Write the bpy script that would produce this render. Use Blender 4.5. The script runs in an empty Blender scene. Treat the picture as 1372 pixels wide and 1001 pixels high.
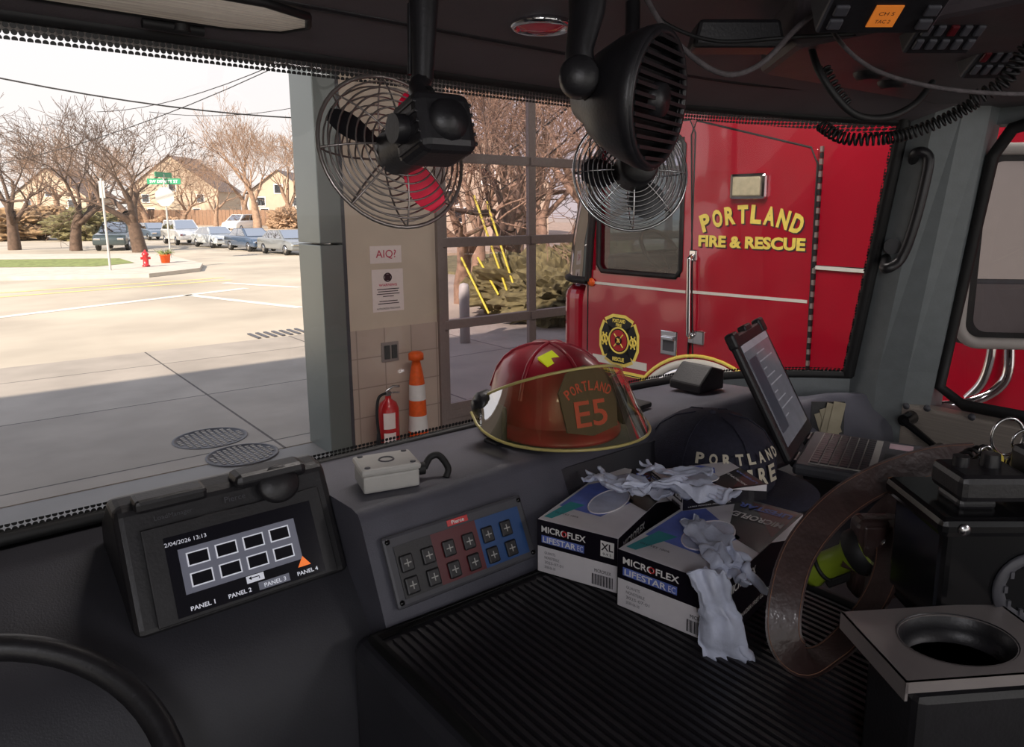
import bpy, bmesh, math, random
from mathutils import Vector, Matrix, noise
S=bpy.context.scene; COL=S.collection
rad=math.radians; sin=math.sin; cos=math.cos; pi=math.pi
V=Vector
# ---------------------------------------------------------------- camera solve
FP=960.; PX=731.; PY=451.; YAW=rad(40); PIT=rad(10.1); CAM=V((0,0,2.35))
fh=V((sin(YAW),cos(YAW),0)); rt=V((cos(YAW),-sin(YAW),0)); ZZ=V((0,0,1))
fw=fh*cos(PIT)-ZZ*sin(PIT); up=fh*sin(PIT)+ZZ*cos(PIT)
def ray(px,py): return fw+rt*((px-PX)/FP)+up*((PY-py)/FP)
def onZ(px,py,z): d=ray(px,py); return CAM+d*((z-CAM.z)/d.z)
def onY(px,py,y): d=ray(px,py); return CAM+d*((y-CAM.y)/d.y)
def onX(px,py,x): d=ray(px,py); return CAM+d*((x-CAM.x)/d.x)
def at(px,py,dep): d=ray(px,py); return CAM+d*(dep/d.dot(fh))
def onT(T,px,py):
    Ti=T.inverted(); o=Ti@CAM; d=(Ti.to_3x3())@ray(px,py); return o+d*(-o.x/d.x)
def frame(o,x,y):
    x=V(x).normalized(); y=V(y); y=(y-x*y.dot(x)).normalized(); z=x.cross(y); o=V(o)
    return Matrix(((x.x,y.x,z.x,o.x),(x.y,y.y,z.y,o.y),(x.z,y.z,z.z,o.z),(0,0,0,1)))
def axisT(o,a,upv=(0,0,1)):
    z=V(a).normalized(); u=V(upv); x=u.cross(z)
    if x.length<1e-4: x=V((1,0,0)).cross(z)
    x.normalize(); y=z.cross(x); o=V(o)
    return Matrix(((x.x,y.x,z.x,o.x),(x.y,y.y,z.y,o.y),(x.z,y.z,z.z,o.z),(0,0,0,1)))
def TR(loc,rz=0): return Matrix.Translation(V(loc))@Matrix.Rotation(rad(rz),4,'Z')
# ---------------------------------------------------------------- materials
def lin(c):
    o=[]
    for x in c[:3]:
        x=x/255.; o.append(x/12.92 if x<=.04045 else ((x+.055)/1.055)**2.4)
    return (o[0],o[1],o[2],1)
def M(name,rgb,rough=.5,metal=0,var=.12,scale=30,bump=0.0,coat=0,emi=0,spec=.5,bscale=None,stretch=None,bdist=.002):
    m=bpy.data.materials.new(name); m.use_nodes=True; nt=m.node_tree; N=nt.nodes; L=nt.links
    b=N['Principled BSDF']; c=lin(rgb)
    b.inputs['Roughness'].default_value=rough; b.inputs['Metallic'].default_value=metal
    b.inputs['Coat Weight'].default_value=coat; b.inputs['Specular IOR Level'].default_value=spec
    b.inputs['Coat Roughness'].default_value=.04
    tc=N.new('ShaderNodeTexCoord'); mp=N.new('ShaderNodeMapping'); L.new(tc.outputs['Object'],mp.inputs['Vector'])
    if stretch: mp.inputs['Scale'].default_value=stretch
    no=N.new('ShaderNodeTexNoise'); no.inputs['Scale'].default_value=scale; no.inputs['Detail'].default_value=4
    L.new(mp.outputs['Vector'],no.inputs['Vector'])
    cr=N.new('ShaderNodeValToRGB'); cr.color_ramp.elements[0].position=.3; cr.color_ramp.elements[1].position=.7
    cr.color_ramp.elements[0].color=(c[0]*(1-var),c[1]*(1-var),c[2]*(1-var),1)
    cr.color_ramp.elements[1].color=(min(1,c[0]*(1+var)),min(1,c[1]*(1+var)),min(1,c[2]*(1+var)),1)
    L.new(no.outputs['Fac'],cr.inputs['Fac']); L.new(cr.outputs['Color'],b.inputs['Base Color'])
    if bump:
        n2=N.new('ShaderNodeTexNoise'); n2.inputs['Scale'].default_value=bscale or scale*4
        L.new(mp.outputs['Vector'],n2.inputs['Vector'])
        bp=N.new('ShaderNodeBump'); bp.inputs['Strength'].default_value=bump; bp.inputs['Distance'].default_value=bdist
        L.new(n2.outputs['Fac'],bp.inputs['Height']); L.new(bp.outputs['Normal'],b.inputs['Normal'])
        if coat: L.new(bp.outputs['Normal'],b.inputs['Coat Normal'])
    if emi:
        b.inputs['Emission Color'].default_value=c; b.inputs['Emission Strength'].default_value=emi
    m.diffuse_color=c
    return m
def glass(name,tint,refl=.06,rough=.0,dens=0.0,body=(20,22,25)):
    m=bpy.data.materials.new(name); m.use_nodes=True; nt=m.node_tree; N=nt.nodes; L=nt.links
    N.remove(N['Principled BSDF']); out=N['Material Output']
    t=N.new('ShaderNodeBsdfTransparent'); t.inputs['Color'].default_value=lin(tint)
    g=N.new('ShaderNodeBsdfGlossy'); g.inputs['Roughness'].default_value=rough
    d=N.new('ShaderNodeBsdfDiffuse'); d.inputs['Color'].default_value=lin(body)
    mx0=N.new('ShaderNodeMixShader'); mx0.inputs[0].default_value=dens
    L.new(t.outputs[0],mx0.inputs[1]); L.new(d.outputs[0],mx0.inputs[2])
    fr=N.new('ShaderNodeFresnel'); fr.inputs['IOR'].default_value=1.3
    mu=N.new('ShaderNodeMath'); mu.operation='MULTIPLY_ADD'; mu.inputs[1].default_value=.6; mu.inputs[2].default_value=refl
    L.new(fr.outputs[0],mu.inputs[0])
    mx=N.new('ShaderNodeMixShader'); L.new(mu.outputs[0],mx.inputs[0]); L.new(mx0.outputs[0],mx.inputs[1]); L.new(g.outputs[0],mx.inputs[2])
    L.new(mx.outputs[0],out.inputs['Surface']); return m
def dots(name,axes='XZ',cell=.0085,thr=.43):
    m=bpy.data.materials.new(name); m.use_nodes=True; nt=m.node_tree; N=nt.nodes; L=nt.links
    b=N['Principled BSDF']; b.inputs['Base Color'].default_value=(.006,.006,.006,1); b.inputs['Roughness'].default_value=.5
    tc=N.new('ShaderNodeTexCoord'); se=N.new('ShaderNodeSeparateXYZ'); co=N.new('ShaderNodeCombineXYZ')
    L.new(tc.outputs['Object'],se.inputs[0]); L.new(se.outputs[axes[0]],co.inputs[0]); L.new(se.outputs[axes[1]],co.inputs[1])
    sc=N.new('ShaderNodeVectorMath'); sc.operation='SCALE'; sc.inputs['Scale'].default_value=1/cell; L.new(co.outputs[0],sc.inputs[0])
    fr=N.new('ShaderNodeVectorMath'); fr.operation='FRACTION'; L.new(sc.outputs[0],fr.inputs[0])
    su=N.new('ShaderNodeVectorMath'); su.operation='SUBTRACT'; su.inputs[1].default_value=(.5,.5,0); L.new(fr.outputs[0],su.inputs[0])
    le=N.new('ShaderNodeVectorMath'); le.operation='LENGTH'; L.new(su.outputs[0],le.inputs[0])
    lt=N.new('ShaderNodeMath'); lt.operation='LESS_THAN'; lt.inputs[1].default_value=thr; L.new(le.outputs['Value'],lt.inputs[0])
    L.new(lt.outputs[0],b.inputs['Alpha']); return m
def bricks(name,c1,c2,mort,scale,bw,bh,ms=.01,off=.0,rough=.5,axes='XZ',bump=.2):
    m=bpy.data.materials.new(name); m.use_nodes=True; nt=m.node_tree; N=nt.nodes; L=nt.links
    b=N['Principled BSDF']; b.inputs['Roughness'].default_value=rough
    tc=N.new('ShaderNodeTexCoord'); se=N.new('ShaderNodeSeparateXYZ'); co=N.new('ShaderNodeCombineXYZ')
    L.new(tc.outputs['Object'],se.inputs[0]); L.new(se.outputs[axes[0]],co.inputs[0]); L.new(se.outputs[axes[1]],co.inputs[1])
    br=N.new('ShaderNodeTexBrick'); br.offset=off; br.inputs['Scale'].default_value=scale
    br.inputs['Brick Width'].default_value=bw; br.inputs['Row Height'].default_value=bh; br.inputs['Mortar Size'].default_value=ms
    br.inputs['Color1'].default_value=lin(c1); br.inputs['Color2'].default_value=lin(c2); br.inputs['Mortar'].default_value=lin(mort)
    L.new(co.outputs[0],br.inputs['Vector'])
    no=N.new('ShaderNodeTexNoise'); no.inputs['Scale'].default_value=1.3; no.inputs['Detail'].default_value=8; L.new(tc.outputs['Object'],no.inputs['Vector'])
    mr=N.new('ShaderNodeMapRange'); mr.inputs[3].default_value=.65; mr.inputs[4].default_value=1.3; L.new(no.outputs['Fac'],mr.inputs[0])
    mu=N.new('ShaderNodeVectorMath'); mu.operation='SCALE'; L.new(br.outputs['Color'],mu.inputs[0]); L.new(mr.outputs[0],mu.inputs['Scale'])
    L.new(mu.outputs[0],b.inputs['Base Color'])
    bp=N.new('ShaderNodeBump'); bp.inputs['Strength'].default_value=bump; bp.inputs['Distance'].default_value=.01; bp.invert=True
    L.new(br.outputs['Fac'],bp.inputs['Height']); L.new(bp.outputs['Normal'],b.inputs['Normal']); return m
m_black=M('black_plastic',(32,31,34),.42,var=.2,bump=.15,scale=60)
m_blackg=M('gloss_black',(18,18,20),.18,var=.1)
m_dash=M('dash_vinyl',(80,80,90),.5,var=.1,scale=15,bump=.3,bscale=420)
m_dash2=M('dash_dark',(48,48,54),.5,var=.12,scale=12,bump=.2,bscale=400)
m_head=M('headliner',(98,92,96),.6,var=.08,scale=8,bump=.2,bscale=300)
m_cons=M('console_plastic',(84,76,80),.5,var=.12,scale=20,bump=.2,bscale=300)
m_pillar=M('pillar_grey',(118,124,126),.5,var=.06,bump=.2,bscale=200)
m_rub=M('rubber',(22,22,23),.6,var=.2)
m_alu=M('brushed_alu',(176,166,156),.42,.4,var=.12,scale=6,stretch=(1,1,60))
m_steel=M('steel',(190,190,192),.25,1,var=.08)
m_chrome=M('chrome',(225,225,228),.08,1,var=.02)
m_wire=M('fan_wire',(150,142,138),.3,.7,var=.1)
m_red=M('fire_red',(170,12,40),.22,0,var=.06,scale=2,coat=1,bump=.7,bscale=1.1,bdist=.08)
m_redd=M('helmet_red',(146,24,44),.38,var=.3,scale=12,coat=.3)
m_gold=M('gold_leaf',(232,208,96),.35,0,var=.1,emi=.12)  # faint glow added so the gold looks lighter
m_white=M('white',(232,230,228),.5,var=.04)
m_stripe=M('stripe_white',(225,222,214),.35,var=.03)
m_paper=M('paper',(240,226,222),.7,var=.03)
m_ink=M('ink',(60,30,40),.6,var=.05)
m_pink=M('pink_ink',(200,60,90),.6,var=.05)
m_yel=M('yellow_paint',(200,186,60),.5,var=.1)
m_hiviz=M('hiviz',(215,225,30),.4,var=.05,emi=.2)
m_orange=M('orange',(238,96,28),.5,var=.1)
m_ored=M('ext_red',(196,28,32),.3,var=.08,coat=.5)
m_grey=M('grey_plastic',(176,174,170),.5,var=.05)
m_dgrey=M('dark_grey',(72,72,78),.5,var=.1)
m_scr=M('screen_off',(24,24,32),.12,var=.05,emi=.0)
m_lcd=M('lcd_grey',(112,114,128),.3,var=.02,emi=.22)
m_lcdw=M('lcd_white',(210,212,222),.3,var=.02,emi=.4)
m_warn=M('warn_orange',(240,120,50),.4,var=.02,emi=.6)
m_blue=M('panel_blue',(28,70,124),.4,var=.06)
m_bred=M('panel_red',(88,20,28),.4,var=.06)
m_teal=M('teal',(60,160,165),.5,var=.05)
m_card=M('carton_white',(228,224,228),.45,var=.04)
m_cardk=M('carton_black',(22,18,28),.3,var=.1,coat=.3)
m_cardl=M('carton_lilac',(104,124,205),.4,var=.35,scale=14)
m_glove=M('nitrile',(200,206,226),.42,var=.14,scale=30,bump=.5,bscale=120)
m_gblue=M('nitrile_blue',(70,100,200),.45,var=.08)
m_navy=M('cap_navy',(36,36,52),.85,var=.2,scale=120,bump=.5)
m_thread=M('thread_cream',(200,192,172),.8,var=.08)
m_leather=M('leather',(58,42,40),.42,var=.3,scale=25,bump=.5,coat=.15)
m_stitch=M('stitch',(120,84,66),.7)
m_lime=M('lime_plastic',(130,150,40),.4,var=.1)
m_beige=M('wall_beige',(208,192,174),.7,var=.05,scale=3)
m_clad=M('clad_metal',(132,140,138),.35,.6,var=.05,scale=2)
m_mull=M('mullion',(140,128,124),.5,.2,var=.06)
m_bark=M('bark',(146,120,100),.9,var=.3,scale=6,bump=.4)
m_bark2=M('bark_dark',(92,74,62),.9,var=.3,scale=6,bump=.4)
m_asph=M('asphalt',(176,166,150),.85,var=.22,scale=.3,bump=.4,bscale=50)
m_grass=M('grass',(120,130,74),.95,var=.35,scale=5,bump=.6,bscale=60)
m_hedge=M('hedge',(132,108,80),.95,var=.5,scale=4,bump=.8,bscale=20)
m_fence=M('fence_wood',(132,104,84),.9,var=.2,scale=4,stretch=(8,8,.6))
m_house=M('house_siding',(180,164,144),.8,var=.06,scale=2)
m_roof=M('roof_shingle',(112,98,92),.9,var=.2,scale=8)
m_tail=M('tail_red',(190,20,20),.3)
m_green=M('sign_green',(20,130,90),.4,emi=.1)
m_conc=bricks('concrete_apron',(152,144,134),(158,150,140),(84,78,74),1,2.4,2.4,.014,0,.85,'XY')
m_bayf=bricks('bay_floor',(128,124,120),(134,130,124),(80,78,76),1,3,3,.01,0,.6,'XY')
m_tile=bricks('wall_tile',(190,172,160),(196,180,166),(158,142,132),1,.3,.3,.006,0,.35,'XZ')
g_wind=glass('windshield_glass',(244,240,240),.015)
g_door=glass('door_glass',(214,206,216),.06)
g_dark=glass('cab_side_glass',(170,176,190),.06,.0,.05,(24,26,34))
g_visor=glass('face_shield',(250,244,214),.05,.03,.04,(235,225,150))
g_car=glass('car_glass',(60,64,70),.2,.02,.8,(40,46,52))
m_dots=dots('frit_dots','XZ'); m_dotsY=dots('frit_dots_side','YZ')
# ---------------------------------------------------------------- geometry accumulator
class G:
    def __init__(s): s.v=[];s.f=[];s.m=[];s.s=[];s.k=0
    def mat(s,k): s.k=k; return s
    def add(s,vs,fs,T=None,smooth=False):
        o=len(s.v)
        for p in vs:
            p=V(p); s.v.append(T@p if T else p)
        for f in fs: s.f.append([i+o for i in f]); s.m.append(s.k); s.s.append(smooth)
        return s
    def bm(s,bm,T=None,smooth=False):
        bm.verts.index_update(); s.add([v.co.copy() for v in bm.verts],[[v.index for v in f.verts] for f in bm.faces],T,smooth); bm.free(); return s
    def box(s,a,b,T=None,bev=0,seg=2,smooth=False):
        a=V(a);b=V(b); bm=bmesh.new(); bmesh.ops.create_cube(bm,size=1)
        c=(a+b)/2; d=b-a
        for v in bm.verts: v.co=V((v.co.x*d.x+c.x,v.co.y*d.y+c.y,v.co.z*d.z+c.z))
        if bev>0:
            bev=min(bev,.49*min(abs(d.x),abs(d.y),abs(d.z)))
            bmesh.ops.bevel(bm,geom=bm.edges[:],offset=bev,segments=seg,profile=.5,affect='EDGES')
        return s.bm(bm,T,smooth)
    def prism(s,poly,h0,h1,T=None,bev=0,seg=2,smooth=False):
        bm=bmesh.new(); n=len(poly)
        A=[bm.verts.new((p[0],p[1],h0)) for p in poly]; B=[bm.verts.new((p[0],p[1],h1)) for p in poly]
        bm.faces.new(A[::-1]); bm.faces.new(B)
        for i in range(n): bm.faces.new((A[i],A[(i+1)%n],B[(i+1)%n],B[i]))
        bmesh.ops.recalc_face_normals(bm,faces=bm.faces[:])
        if bev>0: bmesh.ops.bevel(bm,geom=bm.edges[:],offset=bev,segments=seg,profile=.5,affect='EDGES')
        return s.bm(bm,T,smooth)
    def tube(s,pts,r,n=8,closed=False,T=None,caps=True,flat=1.0):
        pts=[V(p) for p in pts]; m=len(pts); rr=r if isinstance(r,(list,tuple)) else [r]*m
        vs=[];fs=[]; prev=None
        for i,p in enumerate(pts):
            if closed: t=(pts[(i+1)%m]-pts[i-1])
            else: t=pts[min(i+1,m-1)]-pts[max(i-1,0)]
            if t.length<1e-9: t=V((0,0,1))
            t.normalize()
            if prev is None:
                u=V((0,0,1)) if abs(t.z)<.9 else V((1,0,0)); x=t.cross(u).normalized()
            else:
                x=prev-t*prev.dot(t)
                x=x.normalized() if x.length>1e-6 else t.orthogonal().normalized()
            prev=x; y=t.cross(x)
            for k in range(n):
                a=2*pi*k/n; vs.append(p+x*(cos(a)*rr[i])+y*(sin(a)*rr[i]*flat))
        for i in range(m if closed else m-1):
            j=(i+1)%m
            for k in range(n): fs.append((i*n+k,i*n+(k+1)%n,j*n+(k+1)%n,j*n+k))
        s.add(vs,fs,T,True)
        if caps and not closed:
            s.add(vs[:n],[list(range(n))[::-1]],T); s.add(vs[-n:],[list(range(n))],T)
        return s
    def cyl(s,p0,p1,r0,r1=None,n=20,T=None): return s.tube([p0,p1],[r0,r0 if r1 is None else r1],n,False,T)
    def ring(s,c,R,r,T=None,n=36,k=6,sx=1,sy=1,a0=0,a1=2*pi):
        full=abs(a1-a0-2*pi)<1e-6; q=n if full else n+1
        pts=[V(c)+V((cos(a0+(a1-a0)*i/n)*R*sx,sin(a0+(a1-a0)*i/n)*R*sy,0)) for i in range(q)]
        return s.tube(pts,r,k,full,T)
    def lathe(s,prof,n=32,T=None,sx=1,sy=1,smooth=True):
        vs=[];fs=[]; m=len(prof)
        for (r,z) in prof:
            for k in range(n): a=2*pi*k/n; vs.append((cos(a)*r*sx,sin(a)*r*sy,z))
        for i in range(m-1):
            for k in range(n): fs.append((i*n+k,i*n+(k+1)%n,(i+1)*n+(k+1)%n,(i+1)*n+k))
        return s.add(vs,fs,T,smooth)
    def loft(s,rows,T=None,smooth=True,closed=False):
        n=len(rows[0]); vs=[p for r in rows for p in r]; fs=[]
        for i in range(len(rows)-1):
            for k in range(n if closed else n-1): fs.append((i*n+k,i*n+(k+1)%n,(i+1)*n+(k+1)%n,(i+1)*n+k))
        return s.add(vs,fs,T,smooth)
    def ribbon(s,pts,w,N,th=.003):
        pts=[V(p) for p in pts]; m=len(pts); rows=[]
        for i,p in enumerate(pts):
            t=(pts[min(i+1,m-1)]-pts[max(i-1,0)]).normalized(); Ni=V(N[i] if isinstance(N,list) else N)
            wv=t.cross(Ni).normalized(); nn=wv.cross(t).normalized(); ww=w/2
            rows.append([p-wv*ww-nn*th,p+wv*ww-nn*th,p+wv*ww+nn*th,p-wv*ww+nn*th])
        for k in range(4):
            sub=[v for r in rows for v in (r[k],r[(k+1)%4])]
            s.add(sub,[(2*i,2*i+1,2*i+3,2*i+2) for i in range(m-1)],None,True)
        return s
    def text(s,body,T,w=None,h=None,bold=.0,ext=.0004,sp=1.0,align='C'):
        cu=bpy.data.curves.new('t','FONT'); cu.body=body; cu.size=1; cu.offset=bold; cu.space_character=sp; cu.resolution_u=3; cu.align_x='LEFT'
        ob=bpy.data.objects.new('t',cu); COL.objects.link(ob); bpy.context.view_layer.update()
        me=bpy.data.meshes.new_from_object(ob.evaluated_get(bpy.context.evaluated_depsgraph_get()))
        xs=[v.co.x for v in me.vertices]; ys=[v.co.y for v in me.vertices]
        if xs:
            x0,x1,y0,y1=min(xs),max(xs),min(ys),max(ys)
            sx=(w/(x1-x0)) if w else None; sy=(h/(y1-y0)) if h else None
            if sx is None: sx=sy
            if sy is None: sy=sx
            ox={'C':(x0+x1)/2,'L':x0,'R':x1}[align]
            vs=[V(((v.co.x-ox)*sx,(v.co.y-(y0+y1)/2)*sy,ext)) for v in me.vertices]
            s.add(vs,[list(p.vertices) for p in me.polygons],T)
        bpy.data.objects.remove(ob); bpy.data.meshes.remove(me); bpy.data.curves.remove(cu); return s
    def arc(s,body,T,R,a0,a1,h,w,bold=.03,inv=False):
        n=len(body)
        for i,ch in enumerate(body):
            if ch==' ': continue
            a=a0+(a1-a0)*(i+.5)/n
            s.text(ch,T@Matrix.Translation(V((sin(a)*R,(cos(a)*R if not inv else -cos(a)*R),0)))@Matrix.Rotation(-a if not inv else a,4,'Z'),w=w*(.55 if ch in 'I' else 1),h=h,bold=bold)
        return s
    def obj(s,name,mats,parent=None,label=None,cat=None,world=False,T=None,kind=None,group=None):
        me=bpy.data.meshes.new(name); me.from_pydata([tuple(p) for p in s.v],[],s.f)
        if not isinstance(mats,(list,tuple)): mats=[mats]
        for m in mats: me.materials.append(m)
        for i,p in enumerate(me.polygons): p.material_index=s.m[i]; p.use_smooth=s.s[i]
        me.update(); o=bpy.data.objects.new(name,me); COL.objects.link(o)
        if T is not None: o.matrix_basis=T
        if parent:
            o.parent=parent
            if world: o.matrix_parent_inverse=WM(parent).inverted()
        if label: o['label']=label
        if cat: o['category']=cat
        if kind: o['kind']=kind
        if group: o['group']=group
        return o
def WM(o):
    m=o.matrix_basis.copy()
    while o.parent: m=o.matrix_parent_inverse@m; o=o.parent; m=o.matrix_basis@m
    return m
def thing(name,label,cat,T=None,group=None):
    e=bpy.data.objects.new(name,None); e.empty_display_size=.1; COL.objects.link(e)
    if T is not None: e.matrix_basis=T
    e['label']=label; e['category']=cat
    if group: e['group']=group
    return e
def bez(pts,n=8):
    pts=[V(p) for p in pts]; out=[]; m=len(pts)
    for i in range(m-1):
        p0=pts[max(i-1,0)];p1=pts[i];p2=pts[i+1];p3=pts[min(i+2,m-1)]
        for k in range(n):
            t=k/n; out.append(.5*((2*p1)+(p2-p0)*t+(2*p0-5*p1+4*p2-p3)*t*t+(3*p1-p0-3*p2+p3)*t**3))
    out.append(pts[-1]); return out
def coil(path,r,turns):
    path=bez(path,12); m=len(path); out=[]; n=turns*10
    for i in range(n+1):
        f=i/n*(m-1); j=min(int(f),m-2); p=path[j].lerp(path[j+1],f-j); t=(path[j+1]-path[j]).normalized()
        x=t.cross(ZZ); x=x.normalized() if x.length>1e-3 else V((1,0,0)); y=t.cross(x); a=2*pi*turns*i/n
        out.append(p+x*cos(a)*r+y*sin(a)*r)
    return out
# ================================================================= OUTSIDE
g=G(); g.box((-60,6.9,-.3),(120,160,0)); g.obj('ground',m_asph,label='sunlit grey asphalt street in front of the station',cat='street',kind='structure')
g=G(); g.box((-25,6.9,-.2),(14,13.2,.012)); g.obj('sidewalk',m_conc,label='concrete station apron with square joints',cat='pavement',kind='structure')
g=G(); g.box((-16,-9,-.3),(14,6.9,.005)); g.obj('floor',m_bayf,label='smooth concrete apparatus bay floor',cat='floor',kind='structure')
g=G(); g.box((-16,-9,4.6),(14,7.3,4.85)); g.obj('ceiling',m_dgrey,label='flat ceiling slab of the apparatus bay',cat='ceiling',kind='structure')
g=G(); g.box((-16,-9,0),(-15.7,7,4.6)); g.obj('wall_left',m_beige,label='beige side wall of the bay',cat='wall',kind='structure')
g=G(); g.box((13.7,-9,0),(14,7,4.6)); g.obj('wall_right',m_beige,label='beige far side wall of the bay',cat='wall',kind='structure')
g=G(); g.mat(0).box((2.93,6.45,1.18),(4.0,6.75,4.6)); g.mat(1).box((2.93,6.44,0),(4.0,6.75,1.18))
g.mat(0).box((8.95,6.45,0),(13.7,6.75,4.6)); g.box((4.0,6.45,3.9),(8.95,6.75,4.6)); g.box((-16,6.45,0),(-2.2,6.75,4.6)); g.box((-2.2,6.45,4.1),(2.93,6.75,4.6))
g.obj('wall_front',[m_beige,m_tile],label='beige bay wall with square tile wainscot',cat='wall',kind='structure')
g=G(); g.mat(0).box((2.68,6.42,0),(2.90,6.95,2.02),bev=.008); g.box((2.68,6.42,2.035),(2.90,6.95,4.6),bev=.008); g.mat(1).box((2.90,6.44,0),(2.94,6.7,4.6))
g.obj('trim_1',[m_clad,m_dgrey],label='grey metal-clad door jamb column',cat='column',kind='structure')
# garage door
gd=thing('garage_door','glazed sectional garage door with grey metal rails beside the red truck','garage door',TR((4.05,6.5,0)))
g=G()
for i in range(5): g.box((i*1.21-.05,0,.0),(i*1.21+.05,.06,3.95),bev=.006)
for z in (.12,1.12,2.0,2.88,3.76): g.box((-.05,-.005,z-.05),(4.9,.065,z+.05),bev=.006)
for z in (1.12,2.0,2.88):
    for x in (0,1.21,2.42): g.box((x-.04,-.03,z-.045),(x+.04,0,z+.045),bev=.004)
g.obj('door_frame',m_mull,gd)
g=G(); g.box((-.05,.01,0),(4.9,.05,.24)); g.obj('bottom_panel',m_mull,gd)
for r in range(4):
    for c in range(4):
        z0=(.12,1.12,2.0,2.88)[r]+.05; z1=(1.12,2.0,2.88,3.76)[r]-.05
        g=G(); g.add([(c*1.21+.05,.03,z0),(c*1.21+1.16,.03,z0),(c*1.21+1.16,.03,z1),(c*1.21+.05,.03,z1)],[(0,1,2,3)]); g.obj('glass_pane',g_door,gd)
g=G(); g.box((-.13,-.1,0),(-.06,.04,3.9),bev=.004)
for i in range(14): g.box((-.115,-.103,.2+i*.25),(-.085,-.1,.28+i*.25))
g.obj('track',m_mull,gd)
# wall signs
def wallpt(px,py): return onY(px,py,6.445)
p=wallpt(517,341); T=frame(p,(1,0,0),(0,0,1))
e=thing('paper_sign','white paper sign reading AIQ? in pink on the wall','sign',T)
g=G(); g.box((-.17,-.085,-.005),(.17,.085,.0)); g.obj('sheet',m_paper,e)
g=G(); g.text('AIQ?',T=Matrix.Identity(4),h=.09,bold=.005,ext=.002); g.obj('lettering',m_pink,e)
p=wallpt(520,389); T=frame(p,(1,0,0),(0,0,1))
e=thing('warning_notice','white warning notice sheet with round emblem on the wall','notice',T)
g=G(); g.box((-.17,-.21,-.005),(.17,.21,.0)); g.obj('sheet',m_paper,e)
g=G(); g.text('WARNING',T=Matrix.Translation((0,.055,0)),w=.2,h=.026,bold=.02,ext=.002); g.obj('heading',m_pink,e)
g=G()
for i,w in enumerate((.24,.22,.25,.12,.0,.2,.23)):
    if w: g.box((-w/2,.01-i*.024,.001),(w/2,.018-i*.024,.002))
g.text('AUTHORIZED PERSONNEL',T=Matrix.Translation((0,-.18,0)),w=.26,h=.018,ext=.002)
g.obj('lettering',m_ink,e)
g=G(); g.ring((0,.13,.002),.04,.006); g.box((-.03,.1,.001),(.03,.16,.003)); g.obj('emblem',m_ink,e)
p=wallpt(522,471); T=frame(p,(1,0,0),(0,0,1))
e=thing('wall_outlet','metal switch and outlet box on tiled wall','outlet',T)
g=G(); g.box((-.095,-.1,-.01),(.095,.1,.02),bev=.006); g.obj('cover_plate',m_mull,e)
g=G(); g.box((-.07,-.07,.02),(-.01,.07,.035),bev=.005); g.box((.01,-.07,.02),(.07,.07,.035),bev=.005); g.obj('switch',m_rub,e)
p=onZ(521,583,0); p.y=6.2; p.x=onY(521,560,6.2).x
e=thing('fire_extinguisher','red fire extinguisher with black hose standing by the wall','fire extinguisher',TR(p))
g=G(); g.lathe([(0,0),(.09,0),(.1,.02),(.1,.42),(.08,.48),(.03,.52),(.03,.55),(0,.55)],24); g.obj('cylinder_body',m_ored,e)
g=G(); g.box((-.025,-.02,.55),(.025,.02,.6),bev=.005); g.tube([(-.02,0,.6),(.05,-.01,.64),(.12,-.01,.63)],.012); g.tube([(-.02,0,.58),(.12,-.01,.57)],.01); g.obj('valve_handle',m_steel,e)
g=G(); g.tube(bez([(-.02,0,.58),(-.11,-.02,.55),(-.14,-.03,.4),(-.13,-.03,.2)]),.014); g.cyl((-.13,-.03,.2),(-.135,-.03,.08),.016,.028); g.obj('hose',m_rub,e)
g=G()
for k in range(2): g.add([(sin(a)*.102-.01,-cos(a)*.102,z) for z in ((.08,.2),(.24,.4))[k] for a in [(-.9+.2*i) for i in range(9)]],[(i,i+1,i+10,i+9) for i in range(8)])
g.obj('paper_label',m_paper,e)
pp=onY(560,560,6.2)
e=thing('traffic_cone','orange and white striped tall safety cone by the wall','traffic cone',TR((pp.x,6.2,0)))
g=G(); g.mat(0).box((-.12,-.12,.0),(.12,.12,.035),bev=.01); zz=[(.035,.1),(.14,.1),(.3,.09),(.46,.085),(.62,.08),(.76,.06),(.8,.05)]
for i in range(len(zz)-1):
    g.mat(1 if i in (1,3) else 0).lathe([(zz[i][1],zz[i][0]),(zz[i+1][1],zz[i+1][0])],20)
g.mat(0).lathe([(.05,.8),(.04,.86),(.075,.87),(.075,.93),(.05,.95),(0,.95)],20); g.obj('cone_body',[m_orange,m_white],e)
def poly_onground(name,pxs,m,label,cat,z=.004,h=None):
    P=[onZ(a,b,z) for a,b in pxs]; g=G()
    if h: g.prism([(q.x,q.y) for q in P],-.1,h)
    else: g.add(P,[list(range(len(P)))])
    return g.obj(name,m,label=label,cat=cat,kind='structure' if h else None)
def stripe(a,b,w,m,label,name='road_line'):
    A=onZ(*a,.006);B=onZ(*b,.006); d=(B-A).normalized(); n=V((-d.y,d.x,0))*w/2
    g=G(); g.add([A-n,B-n,B+n,A+n],[(0,1,2,3)]); o=g.obj(name,m,label=label,cat='road marking',group='painted road lines'); return o
m_line=M('line_white',(226,220,208),.7,var=.2,scale=3); m_yline=M('line_yellow',(230,206,130),.7,var=.15,scale=3)
stripe((-80,398),(300,372),.18,m_yline,'yellow painted centre line on the street')
stripe((-80,404),(310,375),.18,m_yline,'yellow painted centre line on the street')
stripe((-60,432),(330,386),.3,m_line,'white painted crosswalk line across the street')
stripe((250,395),(402,412),.25,m_line,'white painted crosswalk line across the street')
stripe((300,379),(402,385),.25,m_line,'white painted crosswalk line across the street')
stripe((383,560),(411,573),.12,m_yel,'yellow painted curb mark on the apron')
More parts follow.
